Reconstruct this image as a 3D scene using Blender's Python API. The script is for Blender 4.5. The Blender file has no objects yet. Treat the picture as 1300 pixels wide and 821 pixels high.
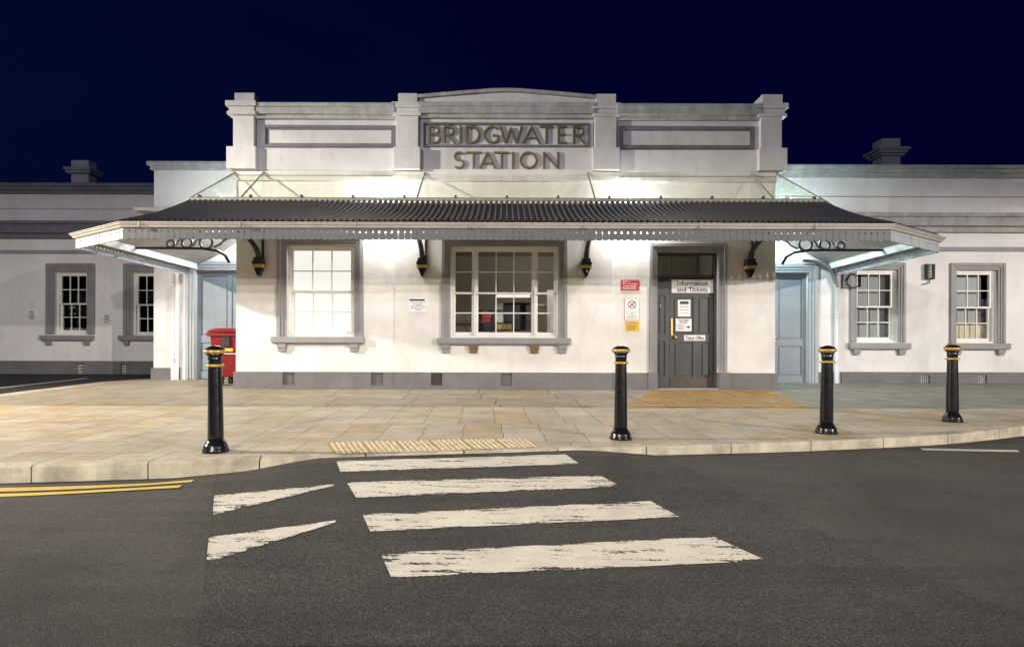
import bpy, bmesh, math, random
from mathutils import Vector, Matrix
R = random.Random(7)
rad = math.radians
scene = bpy.context.scene
COL = scene.collection

# ------------------------------------------------------------------ camera model
FPX, VX, VY, CAMZ, ROLL = 760.0, 643.0, 444.0, 0.80, 0.0030
PS, PH = 0.0263, 1.12                       # pavement crossfall; drop of its plane under the camera
def unroll(px, py):
    dx, dy = px - VX, py - VY
    return VX + dx + ROLL * dy, VY + dy - ROLL * dx
def fx(px, d): return (px - VX) * d / FPX
def fz(py, d): return CAMZ + (VY - py) * d / FPX
def pave(y): return CAMZ - PH + PS * y
def G(px, py):                              # where a sight line meets the pavement
    px, py = unroll(px, py)
    d = FPX * PH / (py - VY + FPX * PS)
    return Vector((fx(px, d), d, pave(d)))

# ------------------------------------------------------------------ materials
def nodes(name):
    m = bpy.data.materials.new(name); m.use_nodes = True
    nt = m.node_tree
    return m, nt, nt.nodes['Principled BSDF'], nt.nodes['Material Output']
def N(nt, t, **kw):
    n = nt.nodes.new(t)
    for k, v in kw.items():
        if k in n.inputs.keys(): n.inputs[k].default_value = v
        else: setattr(n, k, v)
    return n
def L(nt, a, ao, b, bi): nt.links.new(a.outputs[ao], b.inputs[bi])
def c4(c): return (c[0], c[1], c[2], 1.0)
def ramp(nt, stops):
    r = nt.nodes.new('ShaderNodeValToRGB')
    el = r.color_ramp.elements
    while len(el) < len(stops): el.new(0.5)
    for e, (p, c) in zip(el, stops):
        e.position = p; e.color = c4(c) if not isinstance(c, float) else (c, c, c, 1)
    return r
def mat(name, col, rough=0.6, metal=0.0, var=0.0, scale=3.0, bump=0.0, bscale=60.0, streak=0.0, dirt=None, spec=0.5):
    """plain painted / metal / stone surface with uneven colour, streaks and grain"""
    m, nt, p, out = nodes(name)
    p.inputs['Roughness'].default_value = rough; p.inputs['Metallic'].default_value = metal
    p.inputs['Specular IOR Level'].default_value = spec
    p.inputs['Base Color'].default_value = c4(col)
    tc = nt.nodes.new('ShaderNodeTexCoord')
    src = None
    if var > 0:
        n = N(nt, 'ShaderNodeTexNoise', Scale=scale, Detail=8.0, Roughness=0.62); L(nt, tc, 'Object', n, 'Vector')
        lo = tuple(c * (1 - var) for c in col); hi = tuple(min(1, c * (1 + var * .6)) for c in col)
        r = ramp(nt, [(0.30, lo), (0.68, hi)]); L(nt, n, 'Fac', r, 'Fac'); src = r
        rr = N(nt, 'ShaderNodeMapRange'); rr.inputs['To Min'].default_value = max(.05, rough - .1); rr.inputs['To Max'].default_value = min(1, rough + .12)
        L(nt, n, 'Fac', rr, 'Value'); L(nt, rr, 'Result', p, 'Roughness')
    if streak > 0:
        mp = N(nt, 'ShaderNodeMapping'); mp.inputs['Scale'].default_value = (7, 7, .55); L(nt, tc, 'Object', mp, 'Vector')
        n2 = N(nt, 'ShaderNodeTexNoise', Scale=1.3, Detail=6.0, Roughness=0.7); L(nt, mp, 'Vector', n2, 'Vector')
        r2 = ramp(nt, [(0.50, 0.0), (0.78, 1.0)]); L(nt, n2, 'Fac', r2, 'Fac')
        mu = N(nt, 'ShaderNodeMath', operation='MULTIPLY'); mu.inputs[1].default_value = streak; L(nt, r2, 'Color', mu, 0)
        mx = N(nt, 'ShaderNodeMix', data_type='RGBA'); L(nt, mu, 'Value', mx, 'Factor')
        if src: L(nt, src, 'Color', mx, 'A')
        else: mx.inputs['A'].default_value = c4(col)
        d = dirt or (col[0] * .35, col[1] * .33, col[2] * .28)
        mx.inputs['B'].default_value = c4(d)
        nt.links.new(mx.outputs['Result'], p.inputs['Base Color'])
    elif src: L(nt, src, 'Color', p, 'Base Color')
    if bump > 0:
        nb = N(nt, 'ShaderNodeTexNoise', Scale=bscale, Detail=5.0, Roughness=.6); L(nt, tc, 'Object', nb, 'Vector')
        b = N(nt, 'ShaderNodeBump', Strength=bump, Distance=.01); L(nt, nb, 'Fac', b, 'Height'); L(nt, b, 'Normal', p, 'Normal')
    return m
def emit(name, col, s):
    m, nt, p, out = nodes(name)
    p.inputs['Base Color'].default_value = c4([k * .3 for k in col]); p.inputs['Emission Color'].default_value = c4(col); p.inputs['Emission Strength'].default_value = s
    return m
def glass(name, tint, refl=1.0, dusty=0.0, dust_col=(.7, .72, .7)):
    m, nt, p, out = nodes(name); nt.nodes.remove(p)
    t = N(nt, 'ShaderNodeBsdfTransparent', Color=c4(tint)); g = N(nt, 'ShaderNodeBsdfGlossy', Roughness=.03)
    fr = N(nt, 'ShaderNodeFresnel', IOR=1.5); ml = N(nt, 'ShaderNodeMath', operation='MULTIPLY'); ml.inputs[1].default_value = refl
    L(nt, fr, 'Fac', ml, 0)
    mx = nt.nodes.new('ShaderNodeMixShader'); L(nt, ml, 'Value', mx, 'Fac'); L(nt, t, 'BSDF', mx, 1); L(nt, g, 'BSDF', mx, 2)
    last = mx
    if dusty > 0:
        df = N(nt, 'ShaderNodeBsdfDiffuse', Color=c4(dust_col)); tc = nt.nodes.new('ShaderNodeTexCoord')
        n = N(nt, 'ShaderNodeTexNoise', Scale=2.5, Detail=6.0); L(nt, tc, 'Object', n, 'Vector')
        r = ramp(nt, [(.3, dusty * .35), (.75, dusty)]); L(nt, n, 'Fac', r, 'Fac')
        m2 = nt.nodes.new('ShaderNodeMixShader'); L(nt, r, 'Color', m2, 'Fac'); L(nt, last, 'Shader', m2, 1); L(nt, df, 'BSDF', m2, 2); last = m2
    L(nt, last, 'Shader', out, 'Surface')
    return m

def plaster(name, col, dirt_amt=.35, blot=.12):
    m, nt, p, out = nodes(name); p.inputs['Roughness'].default_value = .75; p.inputs['Specular IOR Level'].default_value = .3
    tc = nt.nodes.new('ShaderNodeTexCoord')
    n = N(nt, 'ShaderNodeTexNoise', Scale=.9, Detail=9.0, Roughness=.65); L(nt, tc, 'Object', n, 'Vector')
    r = ramp(nt, [(.32, tuple(c * (1 - blot) for c in col)), (.62, col)]); L(nt, n, 'Fac', r, 'Fac')
    mp = N(nt, 'ShaderNodeMapping'); mp.inputs['Scale'].default_value = (2.1, 2.1, .75); L(nt, tc, 'Object', mp, 'Vector')
    n2 = N(nt, 'ShaderNodeTexNoise', Scale=1.1, Detail=8.0, Roughness=.72); L(nt, mp, 'Vector', n2, 'Vector')
    r2 = ramp(nt, [(.50, 0.0), (.82, 1.0)]); L(nt, n2, 'Fac', r2, 'Fac')
    n3 = N(nt, 'ShaderNodeTexNoise', Scale=9.0, Detail=9.0, Roughness=.75); L(nt, tc, 'Object', n3, 'Vector')
    r3 = ramp(nt, [(.60, 0.0), (.72, 1.0)]); L(nt, n3, 'Fac', r3, 'Fac')
    ad = N(nt, 'ShaderNodeMath', operation='MULTIPLY_ADD'); ad.inputs[1].default_value = .35; L(nt, r3, 'Color', ad, 0); L(nt, r2, 'Color', ad, 2)
    mu = N(nt, 'ShaderNodeMath', operation='MULTIPLY'); mu.use_clamp = True; mu.inputs[1].default_value = dirt_amt; L(nt, ad, 'Value', mu, 0)
    mx = N(nt, 'ShaderNodeMix', data_type='RGBA'); L(nt, mu, 'Value', mx, 'Factor'); nt.links.new(r.outputs['Color'], mx.inputs['A'])
    mx.inputs['B'].default_value = (col[0] * .42, col[1] * .40, col[2] * .34, 1)
    nt.links.new(mx.outputs['Result'], p.inputs['Base Color'])
    nb = N(nt, 'ShaderNodeTexNoise', Scale=26.0, Detail=6.0, Roughness=.6); L(nt, tc, 'Object', nb, 'Vector')
    nb2 = N(nt, 'ShaderNodeTexNoise', Scale=2.2, Detail=3.0); L(nt, tc, 'Object', nb2, 'Vector')
    sm = N(nt, 'ShaderNodeMath', operation='MULTIPLY_ADD'); sm.inputs[1].default_value = 5.0; L(nt, nb2, 'Fac', sm, 0); L(nt, nb, 'Fac', sm, 2)
    b = N(nt, 'ShaderNodeBump', Strength=.35, Distance=.006); L(nt, sm, 'Value', b, 'Height'); L(nt, b, 'Normal', p, 'Normal')
    return m

def slabs(name, cols, bw, rh, rot=0.0, mortar=(.10, .085, .06), msize=.007, mix_n=.3, rough=.7):
    m, nt, p, out = nodes(name); p.inputs['Roughness'].default_value = rough; p.inputs['Specular IOR Level'].default_value = .35
    tc = nt.nodes.new('ShaderNodeTexCoord')
    mp = N(nt, 'ShaderNodeMapping'); mp.inputs['Rotation'].default_value = (0, 0, rot); L(nt, tc, 'Object', mp, 'Vector')
    # every course starts at its own offset
    sp = nt.nodes.new('ShaderNodeSeparateXYZ'); L(nt, mp, 'Vector', sp, 'Vector')
    dv = N(nt, 'ShaderNodeMath', operation='DIVIDE'); dv.inputs[1].default_value = rh; L(nt, sp, 'Y', dv, 0)
    fl = N(nt, 'ShaderNodeMath', operation='FLOOR'); L(nt, dv, 'Value', fl, 0)
    wn = N(nt, 'ShaderNodeTexWhiteNoise', noise_dimensions='1D'); L(nt, fl, 'Value', wn, 'W')
    ax = N(nt, 'ShaderNodeMath', operation='MULTIPLY_ADD'); ax.inputs[1].default_value = bw * 3.0; L(nt, wn, 'Value', ax, 0); L(nt, sp, 'X', ax, 2)
    cb = nt.nodes.new('ShaderNodeCombineXYZ'); L(nt, ax, 'Value', cb, 'X'); L(nt, sp, 'Y', cb, 'Y')
    br = N(nt, 'ShaderNodeTexBrick', Scale=1.0); br.offset = 0.0; br.squash = 1.0
    br.inputs['Color1'].default_value = (0, 0, 0, 1); br.inputs['Color2'].default_value = (1, 1, 1, 1); br.inputs['Mortar'].default_value = (.5, .5, .5, 1)
    br.inputs['Brick Width'].default_value = bw; br.inputs['Row Height'].default_value = rh; br.inputs['Mortar Size'].default_value = msize; br.inputs['Mortar Smooth'].default_value = .25
    L(nt, cb, 'Vector', br, 'Vector')
    r = ramp(nt, [(i / (len(cols) - 1), c) for i, c in enumerate(cols)]); L(nt, br, 'Color', r, 'Fac')
    n = N(nt, 'ShaderNodeTexNoise', Scale=2.3, Detail=9.0, Roughness=.68); L(nt, tc, 'Object', n, 'Vector')
    rn = ramp(nt, [(.28, 1 - mix_n), (.66, 1.0)]); L(nt, n, 'Fac', rn, 'Fac')
    mm = N(nt, 'ShaderNodeMix', data_type='RGBA', blend_type='MULTIPLY'); mm.inputs['Factor'].default_value = 1
    nt.links.new(r.outputs['Color'], mm.inputs['A']); nt.links.new(rn.outputs['Color'], mm.inputs['B'])
    # rusty veins in the sandstone
    mp2 = N(nt, 'ShaderNodeMapping'); mp2.inputs['Scale'].default_value = (1, 3.2, 1); L(nt, tc, 'Object', mp2, 'Vector')
    nv = N(nt, 'ShaderNodeTexNoise', Scale=1.7, Detail=7.0, Roughness=.6, Distortion=1.2); L(nt, mp2, 'Vector', nv, 'Vector')
    rv = ramp(nt, [(.50, 0.0), (.74, .75)]); L(nt, nv, 'Fac', rv, 'Fac')
    mv = N(nt, 'ShaderNodeMix', data_type='RGBA'); L(nt, rv, 'Color', mv, 'Factor'); nt.links.new(mm.outputs['Result'], mv.inputs['A'])
    mv.inputs['B'].default_value = (cols[0][0] * .85, cols[0][1] * .68, cols[0][2] * .42, 1)
    ng = N(nt, 'ShaderNodeTexNoise', Scale=6.5, Detail=5.0, Roughness=.7); L(nt, tc, 'Object', ng, 'Vector')
    rg = ramp(nt, [(.60, 0.0), (.70, .42)]); L(nt, ng, 'Fac', rg, 'Fac')
    mg = N(nt, 'ShaderNodeMix', data_type='RGBA'); L(nt, rg, 'Color', mg, 'Factor'); nt.links.new(mv.outputs['Result'], mg.inputs['A']); mg.inputs['B'].default_value = (.17, .14, .095, 1)
    mo = N(nt, 'ShaderNodeMix', data_type='RGBA'); L(nt, br, 'Fac', mo, 'Factor'); nt.links.new(mg.outputs['Result'], mo.inputs['A']); mo.inputs['B'].default_value = c4(mortar)
    nt.links.new(mo.outputs['Result'], p.inputs['Base Color'])
    nb = N(nt, 'ShaderNodeTexNoise', Scale=70.0, Detail=5.0); L(nt, tc, 'Object', nb, 'Vector')
    inv = N(nt, 'ShaderNodeMath', operation='MULTIPLY_ADD'); inv.inputs[1].default_value = -2.5; L(nt, br, 'Fac', inv, 0); L(nt, nb, 'Fac', inv, 2)
    b = N(nt, 'ShaderNodeBump', Strength=.45, Distance=.004); L(nt, inv, 'Value', b, 'Height'); L(nt, b, 'Normal', p, 'Normal')
    return m

def asphalt(name, dark, light, grain, patch=.3):
    m, nt, p, out = nodes(name); p.inputs['Roughness'].default_value = .8; p.inputs['Specular IOR Level'].default_value = .35
    tc = nt.nodes.new('ShaderNodeTexCoord')
    v = N(nt, 'ShaderNodeTexVoronoi', Scale=grain); L(nt, tc, 'Object', v, 'Vector')
    sp = nt.nodes.new('ShaderNodeSeparateColor'); L(nt, v, 'Color', sp, 'Color')
    r = ramp(nt, [(.0, dark), (.7, tuple((a + b) / 2 for a, b in zip(dark, light))), (.93, light), (1.0, tuple(c * 1.35 for c in light))]); L(nt, sp, 'Red', r, 'Fac')
    n = N(nt, 'ShaderNodeTexNoise', Scale=.8, Detail=9.0, Roughness=.7); L(nt, tc, 'Object', n, 'Vector')
    rn = ramp(nt, [(.3, 1 - patch), (.7, 1.0 + patch * .4)]); L(nt, n, 'Fac', rn, 'Fac')
    mm = N(nt, 'ShaderNodeMix', data_type='RGBA', blend_type='MULTIPLY'); mm.inputs['Factor'].default_value = 1
    nt.links.new(r.outputs['Color'], mm.inputs['A']); nt.links.new(rn.outputs['Color'], mm.inputs['B'])
    nt.links.new(mm.outputs['Result'], p.inputs['Base Color'])
    mp = N(nt, 'ShaderNodeMapping'); mp.inputs['Scale'].default_value = (.5, 4.5, 1); L(nt, tc, 'Object', mp, 'Vector')
    nt2 = N(nt, 'ShaderNodeTexNoise', Scale=1.2, Detail=9.0, Roughness=.72); L(nt, mp, 'Vector', nt2, 'Vector')
    r2 = ramp(nt, [(.30, 1 - patch * .9), (.52, 1.0), (.75, 1 + patch * .5)]); L(nt, nt2, 'Fac', r2, 'Fac')
    m2 = N(nt, 'ShaderNodeMix', data_type='RGBA', blend_type='MULTIPLY'); m2.inputs['Factor'].default_value = 1
    nt.links.new(mm.outputs['Result'], m2.inputs['A']); nt.links.new(r2.outputs['Color'], m2.inputs['B'])
    n3 = N(nt, 'ShaderNodeTexNoise', Scale=3.2, Detail=6.0, Roughness=.75); L(nt, tc, 'Object', n3, 'Vector')
    r3 = ramp(nt, [(.66, 0.0), (.72, .65)]); L(nt, n3, 'Fac', r3, 'Fac')
    m3 = N(nt, 'ShaderNodeMix', data_type='RGBA'); L(nt, r3, 'Color', m3, 'Factor'); nt.links.new(m2.outputs['Result'], m3.inputs['A']); m3.inputs['B'].default_value = c4(dark)
    nt.links.new(m3.outputs['Result'], p.inputs['Base Color'])
    b = N(nt, 'ShaderNodeBump', Strength=.9, Distance=.006); L(nt, v, 'Distance', b, 'Height'); b.invert = True; L(nt, b, 'Normal', p, 'Normal')
    return m

def road_paint(name, col, wear, edge):
    m, nt, p, out = nodes(name); p.inputs['Roughness'].default_value = .65
    tc = nt.nodes.new('ShaderNodeTexCoord')
    n = N(nt, 'ShaderNodeTexNoise', Scale=5.0, Detail=8.0, Roughness=.7); L(nt, tc, 'Object', n, 'Vector')
    r = ramp(nt, [(.3, tuple(c * .78 for c in col)), (.65, col)]); L(nt, n, 'Fac', r, 'Fac'); L(nt, r, 'Color', p, 'Base Color')
    # wear: long scrapes along the stripe, heavier at its edges
    uv = nt.nodes.new('ShaderNodeUVMap'); sp = nt.nodes.new('ShaderNodeSeparateXYZ'); L(nt, uv, 'UV', sp, 'Vector')
    a = N(nt, 'ShaderNodeMath', operation='SUBTRACT'); a.inputs[1].default_value = .5; L(nt, sp, 'Y', a, 0)
    ab = N(nt, 'ShaderNodeMath', operation='ABSOLUTE'); L(nt, a, 'Value', ab, 0)
    ev = N(nt, 'ShaderNodeMath', operation='POWER'); ev.inputs[1].default_value = 7.0; L(nt, ab, 'Value', ev, 0)
    a2 = N(nt, 'ShaderNodeMath', operation='SUBTRACT'); a2.inputs[1].default_value = .5; L(nt, sp, 'X', a2, 0)
    ab2 = N(nt, 'ShaderNodeMath', operation='ABSOLUTE'); L(nt, a2, 'Value', ab2, 0)
    eu = N(nt, 'ShaderNodeMath', operation='POWER'); eu.inputs[1].default_value = 16.0; L(nt, ab2, 'Value', eu, 0)
    es = N(nt, 'ShaderNodeMath', operation='MULTIPLY_ADD'); es.inputs[1].default_value = 9000.0; L(nt, eu, 'Value', es, 0)
    ek = N(nt, 'ShaderNodeMath', operation='MULTIPLY'); ek.inputs[1].default_value = edge * 60; L(nt, ev, 'Value', ek, 0); L(nt, ek, 'Value', es, 2)
    mp = N(nt, 'ShaderNodeMapping'); mp.inputs['Scale'].default_value = (1.6, 13, 1); L(nt, tc, 'Object', mp, 'Vector')
    s = N(nt, 'ShaderNodeTexNoise', Scale=1.6, Detail=10.0, Roughness=.72); L(nt, mp, 'Vector', s, 'Vector')
    g = N(nt, 'ShaderNodeTexNoise', Scale=42.0, Detail=4.0, Roughness=.7); L(nt, tc, 'Object', g, 'Vector')
    s1 = N(nt, 'ShaderNodeMath', operation='MULTIPLY_ADD'); s1.inputs[1].default_value = .35; L(nt, g, 'Fac', s1, 0); L(nt, s, 'Fac', s1, 2)
    s2 = N(nt, 'ShaderNodeMath', operation='MULTIPLY_ADD'); s2.inputs[1].default_value = .30; L(nt, es, 'Value', s2, 0); L(nt, s1, 'Value', s2, 2)
    rr = ramp(nt, [(1 - wear, 1.0), (min(1.0, 1 - wear + .03), 0.0)])
    sc = N(nt, 'ShaderNodeMath', operation='MULTIPLY'); sc.inputs[1].default_value = .8; L(nt, s2, 'Value', sc, 0)
    L(nt, sc, 'Value', rr, 'Fac'); L(nt, rr, 'Color', p, 'Alpha')
    return m

M = dict(
    wall=plaster('white_plaster', (.80, .775, .735), .40, .2),
    wing=plaster('wing_plaster', (.80, .775, .76), .38, .13),
    parapet=plaster('weathered_plaster', (.66, .65, .66), .55, .2),
    cream=plaster('stained_plaster', (.74, .73, .69), .8, .25),
    coping=mat('coping_grey', (.40, .40, .40), .8, var=.3, scale=4, bump=.3, bscale=30, streak=.5),
    band=mat('band_grey_paint', (.30, .30, .32), .7, var=.2, scale=3, bump=.2, bscale=30, streak=.3),
    moulding=mat('moulding_paint', (.17, .165, .195), .7, var=.25, scale=5, streak=.3),
    plinth=mat('plinth_grey_paint', (.155, .152, .155), .7, var=.22, scale=2.2, bump=.3, bscale=28, streak=.35, dirt=(.10, .095, .09)),
    trim=mat('trim_grey_paint', (.27, .263, .265), .5, var=.15, scale=4, bump=.12, bscale=40, streak=.2),
    sash=mat('white_gloss_timber', (.78, .76, .71), .4, var=.08, scale=6),
    bluedoor=mat('blue_grey_door_paint', (.20, .235, .27), .5, var=.12, scale=3, streak=.2),
    bluetrim=mat('pale_blue_grey_paint', (.34, .375, .40), .5, var=.1, scale=3, streak=.15),
    darkdoor=mat('charcoal_door_paint', (.048, .052, .054), .42, var=.25, scale=4, streak=.25),
    kick=mat('worn_kick_plate', (.07, .045, .032), .5, var=.4, scale=8),
    black=mat('black_gloss_iron', (.006, .006, .007), .22, var=.2, scale=14, bump=.12, bscale=40),
    iron=mat('dark_ironwork', (.02, .02, .024), .45, var=.2, scale=10),
    greyiron=mat('grey_ironwork', (.16, .155, .15), .5, var=.2, scale=8),
    gold=mat('gold_paint', (.62, .40, .10), .35, metal=.55, var=.3, scale=25),
    brass=mat('brass', (.65, .42, .16), .3, metal=.9, var=.2, scale=30),
    bronze=mat('bronze_letter', (.16, .125, .06), .45, metal=.35, var=.3, scale=14),
    corr=mat('corrugated_iron', (.05, .05, .058), .36, var=.4, scale=2.2, streak=.3),
    soffit=mat('soffit_boards', (.42, .40, .38), .7, var=.15, scale=3, streak=.2),
    gutter=mat('cream_gutter', (.40, .37, .33), .5, var=.15, scale=3, streak=.3),
    valance=mat('shaded_grey_valance', (.085, .088, .095), .55, var=.18, scale=4, streak=.2),  # front boards: shade is put into this darker tone of the valance paint
    valance_lit=mat('lit_grey_valance', (.36, .385, .41), .55, var=.12, scale=4, streak=.2),  # same paint on corner and end boards, kept paler as lamp-lit
    fascia=mat('white_fascia', (.75, .77, .78), .5, var=.08, scale=4),
    cglass=glass('dusty_roof_glass', (.95, .97, .93), .12, .05, (.70, .72, .66)),
    pane=glass('window_glass', (.92, .94, .93), .3),
    lead=mat('lead_flashing', (.29, .28, .23), .6, var=.3, scale=10),
    blind=emit('lit_blind', (1.0, .965, .90), .93),
    lamp=emit('lamp_diffuser', (.95, 1.0, 1.0), 12.0),
    lampwarm=emit('lamp_diffuser_warm', (1.0, .97, .90), 10.0),
    red=mat('red_plastic', (.19, .005, .010), .35, var=.15, scale=5),
    signred=mat('sign_red', (.46, .012, .03), .4),
    yellow=mat('sign_yellow', (.72, .42, .02), .45, var=.08, scale=9),
    signwhite=mat('sign_white', (.80, .79, .78), .4, var=.04, scale=8),
    ink=mat('sign_ink', (.015, .015, .018), .5),
    purple=mat('sign_purple_ink', (.09, .045, .22), .5),
    wht=mat('white_ink', (.85, .85, .85), .5),
    rubber=mat('black_rubber', (.02, .02, .02), .7),
    room=mat('room_wall', (.40, .37, .31), .8, var=.1, scale=1),
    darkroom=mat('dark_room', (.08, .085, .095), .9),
    wood=mat('desk_wood', (.42, .22, .06), .5, var=.25, scale=6),
    baretimber=mat('bare_timber', (.20, .12, .045), .7, var=.3, scale=9),
    screen=mat('screen_black', (.008, .009, .011), .25),
    poster=mat('poster_red', (.30, .02, .03), .5),
    curtain=mat('grey_blind', (.42, .44, .46), .8, var=.1, scale=2),
    warmblind=mat('pale_net', (.72, .63, .46), .8, var=.2, scale=9),
    chimney=mat('chimney_render', (.50, .50, .56), .8, var=.2, scale=3, streak=.3),
    pave=slabs('sandstone_slabs', [(.50, .37, .20), (.50, .43, .32), (.54, .47, .36), (.47, .41, .32), (.57, .51, .41), (.54, .43, .26)], .45, .62, msize=.0045, mix_n=.36),
    oldpave=slabs('old_flagstones', [(.33, .28, .20), (.38, .33, .25), (.30, .27, .22), (.36, .30, .20)], 1.35, .86, msize=.012, mix_n=.4),
    concrete=slabs('grey_green_paving', [(.28, .28, .24), (.33, .32, .27), (.30, .29, .23)], 1.8, .9, msize=.008, mix_n=.45),
    fan=slabs('ochre_ribbed_paving', [(.44, .29, .11), (.50, .34, .14), (.40, .27, .12)], .4, .4, mix_n=.3),
    tact=mat('tactile_ochre', (.52, .34, .12), .7, var=.25, scale=12, bump=.3),
    dome=mat('tactile_worn_top', (.70, .62, .46), .6, var=.15, scale=12),
    kerb=mat('kerb_stone', (.47, .42, .31), .75, var=.45, scale=3.5, bump=.6, bscale=45, streak=.35, dirt=(.13, .11, .075)),
    road=asphalt('asphalt', (.046, .041, .036), (.120, .109, .095), 210, .34),
    patch=asphalt('asphalt_patch', (.027, .024, .022), (.112, .102, .090), 165, .34),
    drive=asphalt('drive_tarmac', (.012, .012, .013), (.04, .04, .042), 130, .3),
    ground=mat('far_ground', (.05, .055, .04), .9, var=.3, scale=.2),
    zebra=road_paint('zebra_paint', (.70, .645, .53), .39, 1.0),
    zebra2=road_paint('tapered_paint', (.69, .635, .53), .41, .9),
    ypaint=road_paint('yellow_paint', (.70, .50, .10), .22, .3),
    wpaint=road_paint('white_paint', (.62, .58, .50), .25, .3),
)

# ------------------------------------------------------------------ mesh builder
class MB:
    def __init__(s): s.v = []; s.f = []; s.sm = []; s.mi = []; s.uv = None
    def face(s, idx, smooth=False, mi=0): s.f.append(tuple(idx)); s.sm.append(smooth); s.mi.append(mi)
    def quad(s, a, b, c, d, smooth=False, mi=0):
        i = len(s.v); s.v += [tuple(a), tuple(b), tuple(c), tuple(d)]; s.face((i, i+1, i+2, i+3), smooth, mi)
    def box(s, x0, x1, y0, y1, z0, z1, mi=0):
        if x0 > x1: x0, x1 = x1, x0
        if y0 > y1: y0, y1 = y1, y0
        if z0 > z1: z0, z1 = z1, z0
        i = len(s.v)
        s.v += [(x0,y0,z0),(x1,y0,z0),(x1,y1,z0),(x0,y1,z0),(x0,y0,z1),(x1,y0,z1),(x1,y1,z1),(x0,y1,z1)]
        for q in ((0,3,2,1),(4,5,6,7),(0,1,5,4),(1,2,6,5),(2,3,7,6),(3,0,4,7)): s.face([i+k for k in q], False, mi)
        return s
    def prism(s, poly, fn0, fn1, mi=0):
        """polygon (a, b) mapped by fn0 and fn1 to the two ends of the solid"""
        n = len(poly); i = len(s.v)
        s.v += [tuple(fn0(a, b)) for a, b in poly] + [tuple(fn1(a, b)) for a, b in poly]
        s.face(range(i, i+n), False, mi); s.face(range(i+2*n-1, i+n-1, -1), False, mi)
        for k in range(n): s.face((i+(k+1) % n, i+k, i+n+k, i+n+(k+1) % n), False, mi)
        return s
    def xz(s, poly, y0, y1, mi=0): return s.prism(poly, lambda a, b: (a, y0, b), lambda a, b: (a, y1, b), mi)
    def lathe(s, prof, c=(0,0,0), n=32, smooth=True):
        i0 = len(s.v)
        for r, z in prof:
            for k in range(n):
                a = 2*math.pi*k/n; s.v.append((c[0]+r*math.cos(a), c[1]+r*math.sin(a), c[2]+z))
        for j in range(len(prof)-1):
            for k in range(n):
                a = i0+j*n+k; b = i0+j*n+(k+1) % n
                s.face((a, b, b+n, a+n), smooth)
        s.face([i0+k for k in range(n)][::-1]); s.face([i0+(len(prof)-1)*n+k for k in range(n)])
        return s
    def tube(s, pts, r, n=8, closed=False):
        pts = [Vector(p) for p in pts]; m = len(pts); i0 = len(s.v)
        up = Vector((0, 0, 1))
        for j, p in enumerate(pts):
            a = pts[(j-1) % m] if (closed or j > 0) else p; b = pts[(j+1) % m] if (closed or j < m-1) else p
            t = (b-a).normalized()
            u = t.cross(up)
            if u.length < .05: u = t.cross(Vector((0, 1, 0)))
            u.normalize(); w = u.cross(t)
            rr = r[j] if isinstance(r, (list, tuple)) else r
            for k in range(n):
                an = 2*math.pi*k/n; s.v.append(tuple(p + u*(rr*math.cos(an)) + w*(rr*math.sin(an))))
        for j in range(m if closed else m-1):
            for k in range(n):
                a = i0+j*n+k; b = i0+j*n+(k+1) % n; c = i0+((j+1) % m)*n+(k+1) % n; d = i0+((j+1) % m)*n+k
                s.face((a, b, c, d), True)
        if not closed:
            s.face([i0+k for k in range(n)]); s.face([i0+(m-1)*n+k for k in range(n)][::-1])
        return s
    def ribbon(s, pts, w, y0, y1, closed=False):
        """flat bar following a line of (x, z) points, w wide, from y0 to y1"""
        P = [Vector((a, b)) for a, b in pts]; m = len(P); o, q = [], []
        for j, p in enumerate(P):
            a = P[(j-1) % m] if (closed or j > 0) else None; b = P[(j+1) % m] if (closed or j < m-1) else None
            d1 = (p-a).normalized() if a is not None else None; d2 = (b-p).normalized() if b is not None else None
            t = ((d1 or d2) + (d2 or d1)).normalized(); nrm = Vector((-t.y, t.x))
            c = nrm.dot(Vector((-(d1 or d2).y, (d1 or d2).x))); k = w/2/max(.4, c)
            o.append(p+nrm*k); q.append(p-nrm*k)
        i0 = len(s.v)
        for a, b in zip(o, q):
            s.v += [(a.x, y0, a.y), (b.x, y0, b.y), (b.x, y1, b.y), (a.x, y1, a.y)]
        for j in range(m if closed else m-1):
            a = i0+4*j; b = i0+4*((j+1) % m)
            for k in range(4): s.face((a+k, a+(k+1) % 4, b+(k+1) % 4, b+k))
        if not closed:
            s.face((i0+3, i0+2, i0+1, i0)); e = i0+4*(m-1); s.face((e, e+1, e+2, e+3))
        return s
    def panel(s, x0, x1, z0, z1, yf, yb, holes=()):
        """wall facing the camera with real openings and reveals"""
        xs = sorted({x0, x1} | {h[k] for h in holes for k in (0, 1)}); zs = sorted({z0, z1} | {h[k] for h in holes for k in (2, 3)})
        for a, b in zip(xs, xs[1:]):
            for c, d in zip(zs, zs[1:]):
                mx, mz = (a+b)/2, (c+d)/2
                if any(h[0] < mx < h[1] and h[2] < mz < h[3] for h in holes): continue
                s.quad((a, yf, c), (b, yf, c), (b, yf, d), (a, yf, d))
        for a, b, c, d in holes:
            s.quad((a, yf, c), (a, yf, d), (a, yb, d), (a, yb, c)); s.quad((b, yf, d), (b, yf, c), (b, yb, c), (b, yb, d))
            s.quad((a, yf, d), (b, yf, d), (b, yb, d), (a, yb, d))
            if c > z0: s.quad((b, yf, c), (a, yf, c), (a, yb, c), (b, yb, c))
        s.quad((x0, yf, z0), (x0, yf, z1), (x0, yb, z1), (x0, yb, z0)); s.quad((x1, yf, z1), (x1, yf, z0), (x1, yb, z0), (x1, yb, z1))
        s.quad((x0, yf, z1), (x1, yf, z1), (x1, yb, z1), (x0, yb, z1))
        return s
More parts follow.
